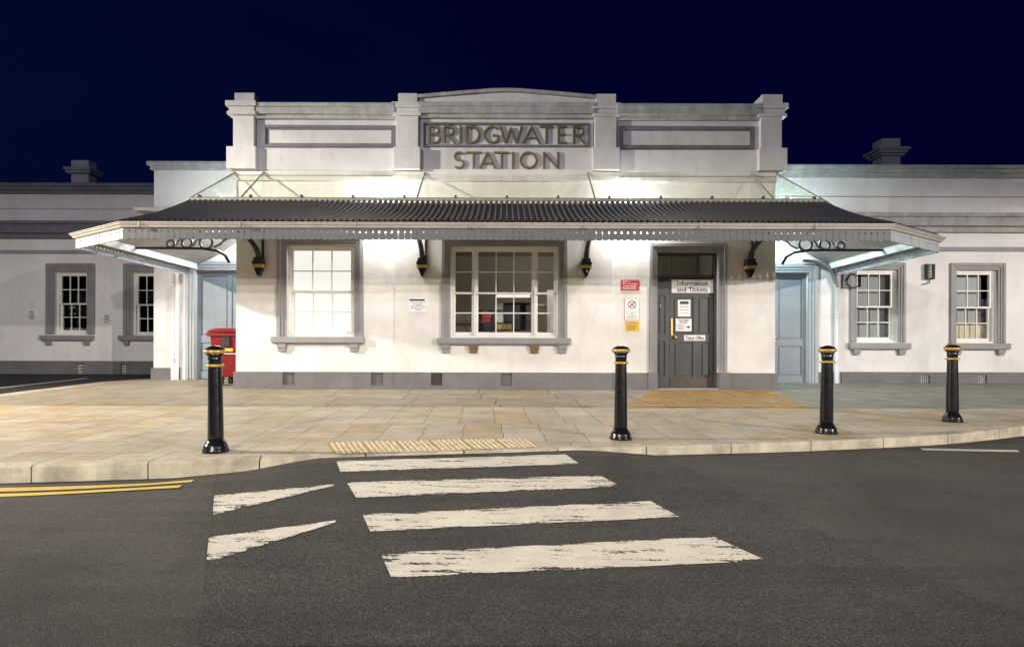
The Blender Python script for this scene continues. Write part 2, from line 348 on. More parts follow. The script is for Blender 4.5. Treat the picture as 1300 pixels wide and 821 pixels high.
    def grid(s, fn, nu, nv, smooth=True, uv=False, mi=0):
        i0 = len(s.v)
        for j in range(nv+1):
            for i in range(nu+1): s.v.append(tuple(fn(i/nu, j/nv)))
        for j in range(nv):
            for i in range(nu):
                a = i0+j*(nu+1)+i; s.face((a, a+1, a+nu+2, a+nu+1), smooth, mi)
        if uv:
            s.uv = s.uv or {}
            for j in range(nv+1):
                for i in range(nu+1): s.uv[i0+j*(nu+1)+i] = (i/nu, j/nv)
        return s
    def build(s, name, m, parent=None, bevel=0.0, merge=False, loc=None):
        me = bpy.data.meshes.new(name); me.from_pydata(s.v, [], s.f); 
        for p, a, b in zip(me.polygons, s.sm, s.mi): p.use_smooth = a; p.material_index = b
        for mm in (m if isinstance(m, (list, tuple)) else [m]): me.materials.append(mm)
        if s.uv:
            l = me.uv_layers.new(name='UVMap')
            for lp in me.loops: l.data[lp.index].uv = s.uv.get(lp.vertex_index, (0, 0))
        me.update()
        if merge or bevel:
            bm = bmesh.new(); bm.from_mesh(me); bmesh.ops.remove_doubles(bm, verts=bm.verts, dist=1e-5)
            if merge: bmesh.ops.recalc_face_normals(bm, faces=bm.faces)
            bm.to_mesh(me); bm.free()
        o = bpy.data.objects.new(name, me); COL.objects.link(o)
        if parent is not None: o.parent = parent
        if loc is not None: o.location = loc
        if bevel:
            b = o.modifiers.new('edge', 'BEVEL'); b.width = bevel; b.segments = 2; b.limit_method = 'ANGLE'; b.angle_limit = rad(40); b.harden_normals = False
        return o
def tag(o, label=None, cat=None, group=None, kind=None):
    for k, v in (('label', label), ('category', cat), ('group', group), ('kind', kind)):
        if v: o[k] = v
    return o
def empty(name, loc=(0, 0, 0)):
    o = bpy.data.objects.new(name, None); o.location = loc; COL.objects.link(o); return o
def structure(o): o['kind'] = 'structure'; return o
def copy_tree(o, parent=None):
    c = o.copy(); COL.objects.link(c)
    if parent is not None: c.parent = parent
    for ch in o.children: copy_tree(ch, c)
    return c
def text_mesh(name, body, x0, x1, z0, z1, y, m, parent=None, depth=.0015, stretch=True, bold=0.0, align='CENTER'):
    cu = bpy.data.curves.new(name, 'FONT'); cu.body = body; cu.align_x = align; cu.size = 1.0; cu.extrude = .0; cu.offset = bold; cu.resolution_u = 3
    tmp = bpy.data.objects.new('t', cu); me = bpy.data.meshes.new_from_object(tmp)
    bpy.data.objects.remove(tmp); bpy.data.curves.remove(cu)
    xs = [v.co.x for v in me.vertices]; ys = [v.co.y for v in me.vertices]
    ax, bx, ay, by = min(xs), max(xs), min(ys), max(ys)
    sx, sz = (x1-x0)/(bx-ax), (z1-z0)/(by-ay)
    if not stretch: sx = sz = min(sx, sz)
    cx, cz = (x0+x1)/2, (z0+z1)/2
    for v in me.vertices:
        v.co = ((v.co.x-(ax+bx)/2)*sx + cx, y, (v.co.y-(ay+by)/2)*sz + cz)
    me.name = name; me.materials.clear(); me.materials.append(m)
    bm = bmesh.new(); bm.from_mesh(me)
    r = bmesh.ops.extrude_face_region(bm, geom=bm.faces[:])
    bmesh.ops.translate(bm, vec=(0, depth, 0), verts=[e for e in r['geom'] if isinstance(e, bmesh.types.BMVert)])
    bm.to_mesh(me); bm.free()
    o = bpy.data.objects.new(name, me); COL.objects.link(o)
    if parent is not None: o.parent = parent
    return o

YF = 12.16      # street front of the central block
YR = 13.95      # right wing
YK = 14.40      # short link wall on the left
YL = 16.20      # left wing
Z = lambda py: fz(py, YF)
X = lambda px: fx(px, YF)

# ================================================================== ground
kerb_px = [(0, 592), (80, 590), (240, 585.5), (322, 583), (372, 580.5), (427, 578.5), (530, 575.5), (620, 573), (748, 569), (800, 567.5), (858, 566), (1000, 562), (1064, 559), (1118, 556.5), (1183, 553), (1235, 548.5), (1283, 543), (1300, 541)]
kp = [G(*p) for p in kerb_px]
KP = [(-60, -1.0), (-30, 2.4), (-12, 4.1), (-7, 4.75)] + [(p.x, p.y) for p in kp] + [(7.6, 7.95), (9.5, 9.3), (13, 11.2), (20, 13.5), (60, 18)]
def lerp_table(T, x):
    if x <= T[0][0]: return T[0][1]
    for (a, b), (c, d) in zip(T, T[1:]):
        if x <= c: return b + (d-b)*(x-a)/(c-a)
    return T[-1][1]
def smooth_table(T, x, w=.18):
    return (lerp_table(T, x-w) + 2*lerp_table(T, x) + lerp_table(T, x+w))/4
def kerb_y(x): return smooth_table(KP, x)
DROP = [(-60, .14), (-2.9, .14), (-2.3, .10), (-1.75, .012), (.78, .012), (1.5, .085), (4, .10), (6, .115), (60, .12)]
def sstep(a, b, x):
    t = min(1, max(0, (x-a)/(b-a))); return t*t*(3-2*t)
def road_z(x, y):
    ky = kerb_y(x); kw = smooth_table(KP, x, .5); t = max(0.0, ky-y)
    side = max(1-sstep(-4.2, -1.9, x), sstep(1.6, 4.2, x))
    d0 = .012*(1-side) + .125*side; sl = .085*(1-side) + .037*side
    return pave(kw) - d0 - sl*min(t, 2.6) - .012*max(0, t-2.6) - (lerp_table(DROP, x)-d0)*math.exp(-(t/.4)**2)
def on_road(px, py, lift):
    px, py = unroll(px, py); d = 3.0
    lo, hi = 1.2, 9.0
    for _ in range(50):
        d = (lo+hi)/2
        if fz(py, d) > road_z(fx(px, d), d): lo = d
        else: hi = d
    return Vector((fx(px, d), d, road_z(fx(px, d), d) + lift))

mb = MB()
xs = [-60, -40, -30, -22, -16, -12, -9, -7.5] + [-6.5 + .2*i for i in range(76)] + [9.5, 11, 13, 16, 20, 30, 45, 60]
rows = [0, .06, .15, .3, .5, .8, 1.1, 1.5, 1.9, 2.3, 2.6, 3, 3.6, 4.5, 6, 9, 14, 22]
i0 = 0
for x in xs:
    ky = kerb_y(x) + .04
    for t in rows:
        y = ky-t; mb.v.append((x, y, road_z(x, y)))
n = len(rows)
for i in range(len(xs)-1):
    for j in range(n-1): mb.face((i*n+j, i*n+j+1, (i+1)*n+j+1, (i+1)*n+j), True)
structure(mb.build('road', M['road']))
structure(MB().grid(lambda u, v: (-300+600*u, -300+600*v, -1.9), 2, 2).build('ground', M['ground']))

def road_sheet(name, m, quads, lift, nu=24, nv=4, parent=None, uv=True):
    mb = MB()
    for (a, b, c, d) in quads:                      # tl, tr, br, bl in the photograph
        A, B, C, D = [on_road(p[0], p[1], 0) for p in (a, b, c, d)]
        def f(u, v):
            p = (A*(1-u)+B*u)*(1-v) + (D*(1-u)+C*u)*v
            return (p.x, p.y, road_z(p.x, p.y)+lift)
        mb.grid(f, nu, nv, True, uv)
    return mb.build(name, m, parent)
o = road_sheet('road_patch', M['patch'], [((277, 604), (838, 583), (1400, 820), (252, 820))], .004, 40, 24); structure(o)
zq = [((427, 586), (718, 577.5), (736, 590), (432, 600)), ((440, 613), (762, 604.5), (790, 619), (452, 633)),
      ((460, 654), (826, 637), (863, 657.5), (470, 676)), ((483, 704), (905, 682), (973, 713), (497, 735))]
o = road_sheet('zebra_markings', M['zebra'], zq, .009, 60, 8); structure(o)
o = road_sheet('tapered_markings', M['zebra2'], [((272, 630), (424, 615.5), (424, 617.5), (270, 655)), ((265, 683), (426, 661.5), (426, 664.5), (262, 716))], .009, 40, 8); structure(o)
o = road_sheet('double_yellow_lines', M['ypaint'], [((-160, 622.5), (247, 609.2), (243, 612.2), (-160, 626.5)), ((-160, 628.5), (231, 616.2), (227, 619.4), (-160, 633))], .005, 30, 2); structure(o)
o = road_sheet('white_edge_line', M['wpaint'], [((1168, 569.2), (1291, 571.5), (1295, 574), (1172, 571.7))], .005, 20, 2); structure(o)

# pavement: planar, its front edge follows the inside of the kerb
KW = .15
def kerb_in(x):
    e = .05; t = Vector((2*e, kerb_y(x+e)-kerb_y(x-e))).normalized(); return (x - t.y*KW, kerb_y(x) + t.x*KW)
edge = [kerb_in(x) for x in [-60, -30, -20, -12, -9, -7] + [-6.2 + .2*i for i in range(72)] + [9, 11, 13, 16, 20, 30, 60]]
BACK = 9.22
front = [(x, y) for x, y in edge]
def sheet(name, m, poly, lift=0.0):
    bm = bmesh.new(); vs = [bm.verts.new((x, y, pave(y)+lift)) for x, y in poly]
    f = bm.faces.new(vs); bmesh.ops.triangulate(bm, faces=[f]); bmesh.ops.recalc_face_normals(bm, faces=bm.faces)
    for f in bm.faces:
        if f.normal.z < 0: f.normal_flip()
    me = bpy.data.meshes.new(name); bm.to_mesh(me); bm.free(); me.materials.append(m)
    o = bpy.data.objects.new(name, me); COL.objects.link(o); return o
structure(sheet('pavement', M['pave'], front + [(60, 40), (-60, 40)]))
structure(sheet('flagstone_strip', M['oldpave'], [(-8.9, BACK), (4.75, BACK), (5.55, 12.5), (5.55, 16.5), (-8.9, 16.5)], .004))
structure(sheet('side_paving', M['concrete'], [(4.755, BACK), (9.3, BACK), (22, 13.5), (40, 16), (40, 17), (5.555, 17), (5.555, 12.5)], .004))
dr = [G(*p) for p in [(-200, 530), (0, 500), (129, 484.5), (193, 480.5)]]
structure(sheet('driveway', M['drive'], [(p.x, p.y) for p in dr] + [(-8.4, 17), (-40, 17), (-40, dr[0].y)], .008))
ln = [G(*p) for p in [(-60, 499.2), (111, 480.0), (111, 480.9), (-60, 500.4)]]
structure(sheet('driveway_line', M['wpaint'], [(p.x, p.y) for p in ln], .012))
fa = [G(*p) for p in [(790, 517.5), (1030, 517.5), (985, 499), (975, 495.5), (833, 494.2)]]
o = sheet('ribbed_ramp', M['fan'], [(p.x, p.y) for p in fa], .008); structure(o)
# ribs of the ramp
mb = MB(); A, B = fa[4], fa[3]; C, D = fa[1], fa[0]
for k in range(46):
    t = (k+.5)/46
    p0 = D*(1-t)+C*t; p1 = A*(1-t)+B*t
    w = .014
    for q in range(1):
        a = p0+Vector((-w, .03, .008)); b = p0+Vector((w, .03, .008)); c = p1+Vector((w, -.03, .008)); d = p1+Vector((-w, -.03, .008))
        up = Vector((0, 0, .006)); i = len(mb.v)
        mb.v += [tuple(v) for v in (a, b, c, d, a+up, b+up, c+up, d+up)]
        for qd in ((4,5,6,7),(0,1,5,4),(1,2,6,5),(2,3,7,6),(3,0,4,7)): mb.face([i+z for z in qd])
structure(mb.build('ramp_ribs', M['fan']))

# kerb stones
mb = MB(); x = -28.0; stones = []
while x < 30:
    step = .9 if -4.6 < x < 7 else 1.0
    stones.append((x, x + step)); x += step
for a, b in stones:
    nseg = 4; g = .006; rr = R.uniform(-.003, .003)
    def kf(x, inn, z):
        if inn: px, py = kerb_in(x)
        else: px, py = x, kerb_y(x)
        return (px, py, z)
    ring = []
    for i in range(nseg+1):
        xx = a+g + (b-a-2*g)*i/nseg; kx, ky = kerb_in(xx); oy = kerb_y(xx)
        zt = pave(oy)+.006+rr; zt2 = pave(ky)+.006+rr; zb = road_z(xx, oy)-.08
        ring.append([(xx, oy, zb), (xx, oy, zt-.018), (xx-.0, oy+.006, zt-.006), (xx, oy+.02, zt), (kx, ky-.004, zt2), (kx, ky-.004, zb)])
    i0 = len(mb.v)
    for r in ring: mb.v += r
    for i in range(nseg):
        for k in range(5): mb.face((i0+i*6+k, i0+(i+1)*6+k, i0+(i+1)*6+k+1, i0+i*6+k+1))
    mb.face([i0+k for k in range(6)]); mb.face([i0+nseg*6+k for k in range(6)][::-1])
structure(mb.build('kerb', M['kerb'], merge=True))
# tactile pad
T = [G(*p) for p in [(416, 562), (668, 557), (685, 568), (425, 577)]]
mb = MB()
def tp(u, v, h=.003):
    p = (T[3]*(1-u)+T[2]*u)*(1-v) + (T[0]*(1-u)+T[1]*u)*v
    return Vector((p.x, p.y, pave(p.y)+h))
nsl = 6
for i in range(nsl):
    for j in range(2):
        u0, u1, v0, v1 = i/nsl+.004, (i+1)/nsl-.004, j/2+.012, (j+1)/2-.012
        mb.quad(tp(u0, v0, .008), tp(u1, v0, .008), tp(u1, v1, .008), tp(u0, v1, .008))
        for a in range(6):
            for b in range(6):
                c = tp(u0+(u1-u0)*(a+.5)/6, v0+(v1-v0)*(b+.5)/6, .008)
                k0 = len(mb.v)
                for r, h in ((.021, 0), (.014, .0055)):
                    for q in range(8):
                        an = q*math.pi/4; mb.v.append((c.x+r*math.cos(an), c.y+r*math.sin(an), c.z+h))
                for q in range(8): mb.face((k0+q, k0+(q+1) % 8, k0+8+(q+1) % 8, k0+8+q), True, 1 if R.random() < .75 else 0)
                mb.face([k0+8+q for q in range(8)], False, 1)
mb.grid(lambda u, v: tp(-.005+1.01*u, -.01+1.02*v, .004), 2, 2)
structure(mb.build('tactile_paving', [M['tact'], M['dome']]))

# ================================================================== station building
B = tag(empty('station_building', (0, YF, 0)), 'long white rendered railway station with grey plinth, tall lettered parapet and low wings', 'station building')
class Off:      # parts are modelled in world coordinates and parented to the building's base point
    pass
def part(mb, name, m, parent=None, bevel=0.0, label=None, merge=False):
    o = mb.build(name, m, None, bevel, merge)
    p = parent if parent is not None else B
    o.parent = p; o.matrix_parent_inverse = Matrix.Translation((0, -YF, 0)) if p is B else Matrix.Identity(4)
    if label: o['label'] = label
    return o
def tpart(o, parent):
    o.parent = parent; o.matrix_parent_inverse = Matrix.Translation((0, -YF, 0)) if parent is B else Matrix.Identity(4); return o

def ring3(mb, x0, x1, z0, z1, w, y0, y1):
    """two stiles and a head round an opening"""
    mb.box(x0-w, x0, y0, y1, z0, z1+w); mb.box(x1, x1+w, y0, y1, z0, z1+w); mb.box(x0, x1, y0, y1, z1, z1+w)
def ring4(mb, x0, x1, z0, z1, w, y0, y1):
    mb.box(x0, x0+w, y0, y1, z0, z1); mb.box(x1-w, x1, y0, y1, z0, z1); mb.box(x0+w, x1-w, y0, y1, z1-w, z1); mb.box(x0+w, x1-w, y0, y1, z0, z0+w)
def architrave(par, x0, x1, z0, z1, w, yw, m, base=None):
    mb = MB(); a, b, c = w*.30, w*.30, w*.40
    ring3(mb, x0, x1, z0, z1, a, yw-.022, yw+.03)
    ring3(mb, x0-a, x1+a, z0, z1+a, b, yw-.040, yw+.02)
    ring3(mb, x0-a-b, x1+a+b, z0, z1+a+b, c, yw-.062, yw+.01)
    return part(mb, 'architrave', m, par, .006)
def sill(par, x0, x1, z0, z1, yw, m, brackets, bh, odd=()):
    mb = MB(); mb.box(x0, x1, yw-.13, yw+.05, z0+.02, z1); mb.box(x0+.02, x1-.02, yw-.10, yw+.01, z0-.002, z0+.021)
    o = part(mb, 'sill', m, par, .008)
    for i, (a, b) in enumerate(brackets):
        q = MB(); q.box(a, b, yw-.10, yw+.01, z0-bh*.55, z0-.004); q.box(a+.012, b-.012, yw-.075, yw+.01, z0-bh, z0-bh*.55+.002)
        o2 = part(q, 'sill_bracket', M['baretimber'] if i in odd else m, par, .006)
        if i in odd: o2['label'] = 'bare brown sill bracket'
    return o
def sash(x0, x1, z0, z1, y, cols, rows, mb, gmb, st=.05, thick=.045):
    """box sash: upper light in front, lower light behind the meeting rail"""
    zm = z0 + (z1-z0)*.495
    for (a, b, dy) in ((zm-.022, z1, 0.0), (z0, zm+.022, .05)):
        bot = .075 if dy else .035
        mb.box(x0, x0+st, y+dy, y+dy+thick, a, b); mb.box(x1-st, x1, y+dy, y+dy+thick, a, b)
        mb.box(x0+st, x1-st, y+dy, y+dy+thick, b-(.035 if dy else .05), b); mb.box(x0+st, x1-st, y+dy, y+dy+thick, a, a+bot)
        ga, gb = a+bot, b-(.035 if dy else .05)
        for i in range(1, cols):
            xx = x0+st+(x1-x0-2*st)*i/cols; mb.box(xx-.011, xx+.011, y+dy+.004, y+dy+thick-.004, ga, gb)
        for j in range(1, rows):
            zz = ga+(gb-ga)*j/rows
            for i in range(cols):
                xa = x0+st+(x1-x0-2*st)*i/cols + (.011 if i else 0); xb = x0+st+(x1-x0-2*st)*(i+1)/cols - (.011 if i < cols-1 else 0)
                mb.box(xa, xb, y+dy+.004, y+dy+thick-.004, zz-.011, zz+.011)
        gmb.quad((x0+st, y+dy+.02, ga), (x1-st, y+dy+.02, ga), (x1-st, y+dy+.02, gb), (x0+st, y+dy+.02, gb))
def window(x0, x1, z0, z1, yw, w, sillx, sillz, brackets, bh, m, lights=None, odd=(), setback=.10):
    mb, g = MB(), MB(); y = yw+setback; fr = .045
    ring4(mb, x0+.002, x1-.002, z0, z1-.002, fr, y-.03, y+.12)
    for (a, b, c) in (lights or [(x0+fr, x1-fr, 3)]): sash(a, b, z0+fr, z1-fr, y, c, 2, mb, g)
    if lights:
        for (a, b, c), (d, e, f) in zip(lights, lights[1:]): mb.box(b, d, y-.045, y+.12, z0+fr, z1-fr)
    wd = part(mb, 'window', M['sash'], B, .003)
    part(g, 'pane', M['pane'], wd)
    architrave(wd, x0, x1, z0, z1, w, yw, m)
    sill(wd, sillx[0], sillx[1], sillz[0], sillz[1], yw, m, brackets, bh, odd)
    return wd

# ---- central block
x0, x1 = X(299.5), X(984)
w1 = (X(364), X(449.5), Z(428), Z(312)); w2 = (X(571.5), X(709), Z(429), Z(313)); dr_ = (X(834), X(912), -.03, Z(319))
PZ = Z(472.5)
jog = [X(501.5), X(776.5)]
mb = MB()
mb.panel(x0, jog[0], PZ-.02, Z(216), YF, YF+.3, [w1]); mb.panel(jog[0], jog[1], PZ-.02, Z(216), YF-.035, YF+.3, [w2]); mb.panel(jog[1], x1, PZ-.02, Z(216), YF, YF+.3, [(dr_[0], dr_[1], PZ-.02, dr_[3])])
part(mb, 'wall', M['wall'])
for a in (x0+.003, x1-.3): part(MB().box(a, a+.297, YF+.3, 20, -.2, Z(216)), 'side_wall', M['wall'])
mb = MB(); mb.box(x0+.05, x1-.05, YF+.32, 20, Z(225), Z(219)); part(mb, 'roof', M['band'])
# plinth with air vents
vents = [(360, 375), (472, 487), (548, 562), (636, 650)]
def plinth(a, b, yf, holes): part(MB().panel(a, b, -.12, PZ, yf, yf+.12, holes), 'plinth', M['plinth'])
vz = (Z(489), Z(473.5))
hv = [(X(a), X(b), vz[0], vz[1]) for a, b in vents]
plinth(x0-.03, jog[0], YF-.05, hv[:2]); plinth(jog[0], jog[1], YF-.085, hv[2:]); plinth(jog[1], X(822), YF-.05, []); plinth(X(926), x1+.03, YF-.05, [])
for i, h in enumerate(hv):
    q = MB(); yf = (YF-.05 if i < 2 else YF-.085)
    for k in range(6):
        zz = h[2]+(h[3]-h[2])*(k+.5)/6; q.box(h[0], h[1], yf+.05, yf+.075, zz-.014, zz+.008)
    q.box(h[0], h[1], yf+.08, yf+.09, h[2], h[3])
    o = part(q, 'air_vent', M['kick'] if i == 2 else M['greyiron'])
# moulding under the parapet
sc = MB(); sc.box(x0, X(499), YF-.06, YF+.02, Z(231), Z(225)); sc.box(X(499), X(785), YF-.10, YF+.02, Z(231.5), Z(224.5)); sc.box(X(785), x1, YF-.06, YF+.02, Z(231), Z(225))
sc.box(x0-.02, x1+.02, YF-.03, YF+.02, Z(224), Z(217.5))
part(sc, 'string_course', M['cream'], None, .012)
# parapet
pw = MB(); YP = YF+.03
pw.box(X(324), X(502), YP, YP+.3, Z(190), Z(152)); pw.box(X(531), X(753), YP, YP+.3, Z(218), Z(150)); pw.box(X(781), X(963), YP, YP+.3, Z(190), Z(152))
pw.box(X(328), X(500), YP-.07, YP+.28, Z(217.5), Z(190)); pw.box(X(785), X(959), YP-.07, YP+.28, Z(218), Z(191))
part(pw, 'parapet', M['parapet'], None, .008)
for (a, b) in ((324, 502), (531, 753), (781, 963)):
    c = MB(); dz = 0 if a != 531 else 1.5
    c.box(X(a), X(b), YP-.20, YP+.32, Z(140-dz), Z(135-dz)); c.box(X(a), X(b), YP-.16, YP+.31, Z(148-dz), Z(140-dz)); c.box(X(a), X(b), YP-.09, YP+.30, Z(152.5-dz), Z(148-dz))
    part(c, 'coping', M['coping'], None, .008)
for (a, b, t, u) in ((333, 501, 160, 187.5), (536.5, 748.5, 156, 186.5), (785, 957, 160, 188.5)):
    c = MB(); w_ = .032 if a == 536.5 else .055; ring4(c, X(a), X(b), Z(u), Z(t), w_, YP-.045, YP+.01); ring4(c, X(a)+w_, X(b)-w_, Z(u)+w_, Z(t)-w_, w_*.55, YP-.022, YP+.01)
    part(c, 'panel_moulding', M['moulding'], None, .01)
for (bl, sh, cp, bs) in (((299, 324.5), (297.5, 324), (290.5, 329), (291, 328)), ((505.5, 530), (502.5, 531), (498, 536), (500.5, 534)), ((755, 780.5), (753.5, 781), (750, 786), (750.5, 784.5)), ((964.5, 990.5), (962.5, 989.5), (958, 996), (959, 994.5))):
    p = MB(); yb = YP+.34; s = .12
    p.box(X(sh[0]), X(sh[1]), YP-s, yb, Z(190), Z(150)); p.box(X(bs[0]), X(bs[1]), YP-s-.07, yb, Z(218), Z(190))
    pr = part(p, 'pier', M['parapet'], None, .01)
    c = MB(); w = (X(sh[0])-X(cp[0]))
    c.box(X(cp[0]), X(cp[1]), YP-s-w, yb+.06, Z(140), Z(133.5)); c.box(X(cp[0])+.05, X(cp[1])-.05, YP-s-w+.05, yb+.04, Z(146), Z(140)); c.box(X(cp[0])+.02, X(cp[1])-.02, YP-s-w+.03, yb+.03, Z(150), Z(146))
    part(c, 'cap', M['parapet'], pr, .01)
    q = MB(); q.box(X(bl[0]), X(bl[1]), YP-s, yb-.02, Z(133.5), Z(121)); part(q, 'cap_block', M['parapet'], pr, .012)
# low pediment over the name
p = MB(); p.xz([(X(531), Z(133.5)), (X(755), Z(133.5)), (X(755), Z(126)), (X(643), Z(117.5)), (X(531), Z(126))], YP-.05, YP+.3)
pd = part(p, 'pediment', M['parapet'], None, .006)
q = MB(); q.ribbon([(X(530), Z(124.6)), (X(592), Z(119.2)), (X(625), Z(116.7)), (X(643), Z(116.2)), (X(661), Z(116.7)), (X(694), Z(119.2)), (X(756), Z(124.6))], .07, YP-.12, YP+.33); part(q, 'coping', M['coping'], pd, .006)
# the name in bronze letters standing off the panel
def arc(cx, cz, rx, rz, a0, a1, n=14): return [(cx+rx*math.cos(rad(a0+(a1-a0)*i/n)), cz+rz*math.sin(rad(a0+(a1-a0)*i/n))) for i in range(n+1)]
GL = {
 'B': [[(.08,0),(.08,1)], [(.08,.96),(.5,.96)]+arc(.5,.745,.34,.215,90,-90,10)+[(.08,.53)], [(.08,.53),(.55,.53)]+arc(.55,.285,.38,.245,90,-90,10)+[(.08,.04)]],
 'R': [[(.08,0),(.08,1)], [(.08,.96),(.45,.96)]+arc(.45,.72,.40,.24,90,-90,10)+[(.08,.48)], [(.38,.48),(.95,.0)]],
 'I': [[(.5,0),(.5,1)]],
 'D': [[(.06,0),(.06,1)], [(.06,.96),(.38,.96)]+arc(.38,.5,.55,.46,90,-90,16)+[(.06,.04)]],
 'G': [arc(.54,.5,.49,.46,45,325,22), [(.93,.10),(.93,.46)], [(.95,.45),(.56,.45)]],
 'W': [[(.02,1),(.26,.02)], [(.26,.02),(.5,.9)], [(.5,.9),(.74,.02)], [(.74,.02),(.98,1)]],
 'A': [[(.02,0),(.5,.98)], [(.5,.98),(.98,0)], [(.2,.31),(.8,.31)]],
 'T': [[(0,.955),(1,.955)], [(.5,0),(.5,.95)]],
 'E': [[(.1,0),(.1,1)], [(.1,.955),(.95,.955)], [(.1,.52),(.85,.52)], [(.1,.045),(.97,.045)]],
 'S': [arc(.52,.725,.40,.24,35,250,12)+arc(.5,.265,.44,.235,75,-140,12)],
 'O': [arc(.5,.5,.47,.465,0,360,32)],
 'N': [[(.06,0),(.06,1)], [(.06,.97),(.94,.03)], [(.94,0),(.94,1)]],
}
def letters(word, spans, zt, zb, yface):
    for ch, (a, b) in zip(word, spans):
        mb = MB(); xa, xb = X(a), X(b)
        for k, st in enumerate(GL[ch]):
            closed = ch == 'O'
            pts = [(xa+(xb-xa)*u, zb+(zt-zb)*v) for u, v in (st[:-1] if closed else st)]
            mb.ribbon(pts, .037 if ch != 'I' else .040, yface-.046-.0015*k, yface-.014, closed)
        part(mb, 'letter', M['bronze'])
letters('BRIDGWATER', [(543, 558.5), (562, 577), (581, 586), (590.5, 608.5), (613.5, 632.5), (633.5, 662), (663, 684.5), (684, 701.5), (707, 719.5), (726.5, 742)], Z(160.3), Z(182.3), YP)
letters('STATION', [(575, 588.5), (591, 610), (608, 628.5), (626.5, 645.5), (648, 653), (659.5, 681), (688.5, 709)], Z(193), Z(214), YP)

# windows of the central block
window(*w1, YF, X(364)-X(352), (X(346.5), X(463)), (Z(437), Z(428)), [(X(353.5), X(364.5)), (X(444.5), X(456))], Z(437)-Z(447), M['trim'])
fr = .045
wd2 = window(*w2, YF-.035, X(571.5)-X(561), (X(556), X(724)), (Z(437.5), Z(429)), [(X(561), X(572)), (X(596), X(607)), (X(673), X(684)), (X(707.5), X(719))], Z(437)-Z(447.5), M['trim'],
       lights=[(w2[0]+fr, X(601.5), 1), (X(603.5), X(678), 3), (X(679.5), w2[1]-fr, 1)], odd=(1, 2))
# ticket office door
D = part(MB().box(dr_[0]+.02, dr_[1]-.02, YF+.16, YF+.22, Z(350.5), Z(346.5)), 'door', M['darkdoor'])
fr_ = MB(); ring3(fr_, dr_[0]+.03, dr_[1]-.05, -.03, dr_[3]-.03, .05, YF+.10, YF+.24); part(fr_, 'frame', M['darkdoor'], D, .005)
tz0, tz1 = Z(346.5), Z(321.5)
t = MB(); 
for px in (853.5, 888.5): t.box(X(px)-.01, X(px)+.01, YF+.16, YF+.20, tz0, tz1)
t.box(dr_[0]+.03, dr_[1]-.05, YF+.165, YF+.205, tz1, tz1+.03); part(t, 'transom_bar', M['darkdoor'], D)
part(MB().box(dr_[0]+.03, dr_[1]-.05, YF+.178, YF+.184, tz0, tz1), 'pane', M['pane'], D)
def leaf(name, xa, xb, panels, kick=False):
    z0, z1, y = .03, Z(350.8), YF+.17
    hs = [(X(a), X(b), Z(d), Z(c)) for a, b, c, d in panels]
    q = MB(); q.panel(xa, xb, z0, z1, y, y+.03, hs); q.box(xa, xb, y+.031, y+.06, z0, z1)
    for h in hs: q.box(h[0]+.025, h[1]-.025, y+.008, y+.031, h[2]+.025, h[3]-.025)
    if kick: pass
    o = part(q, name, M['darkdoor'], D)
    return o
leaf('leaf', dr_[0]+.032, X(853), [(839, 847.5, 374, 423), (838.5, 847, 433, 477)])
leaf('leaf', X(853)+.006, dr_[1]-.053, [(858, 883.5, 376, 423), (890, 903.5, 376, 423), (859, 883, 434, 478), (894, 904, 434, 478)])
part(MB().box(X(854), X(906), YF+.160, YF+.168, Z(491), Z(480)), 'kick_plate', M['kick'], D)
part(MB().lathe([(.012, 0), (.014, .02), (.03, .03), (.038, .05), (.03, .07), (.012, .078)], n=20), 'knob', M['brass'], D)
kn = [c for c in D.children if c.name.startswith('knob')][0]; kn.rotation_euler = (rad(90), 0, 0); kn.location = (X(860), YF+.17, Z(427.5))
part(MB().box(X(854.5), X(857), YF+.160, YF+.169, Z(425), Z(403)), 'push_plate', M['brass'], D)
part(MB().lathe([(.012, 0), (.016, .006), (.008, .012)], n=14), 'lock', M['sash'], D)
lk = [c for c in D.children if c.name.startswith('lock')][0]; lk.rotation_euler = (rad(90), 0, 0); lk.location = (X(841), YF+.17, Z(386.5))
architrave(D, dr_[0], dr_[1], PZ, dr_[3], X(834)-X(824), YF, M['trim'])
for a, b in ((822, 834), (912, 926)): part(MB().box(X(a), X(b), YF-.085, YF+.2, -.1, PZ+.01), 'plinth_block', M['plinth'], D, .008)
part(MB().box(X(834), X(912), YF-.06, YF+.3, -.1, .03), 'threshold', M['band'], D, .01)
# room behind
rm = MB(); rx0, rx1, ry = x0+.31, x1-.31, 16.0
rm.quad((rx0, ry, -.1), (rx1, ry, -.1), (rx1, ry, 3.3), (rx0, ry, 3.3)); rm.quad((rx0, YF+.31, 3.3), (rx1, YF+.31, 3.3), (rx1, ry, 3.3), (rx0, ry, 3.3))
rm.quad((rx0, YF+.31, 0.0), (rx1, YF+.31, 0.0), (rx1, ry, 0.0), (rx0, ry, 0.0)); rm.box(X(480), X(484), YF+.31, ry, 0, 3.3); rm.box(X(770), X(774), YF+.31, ry, 0, 3.3)
part(rm, 'room', M['room'])

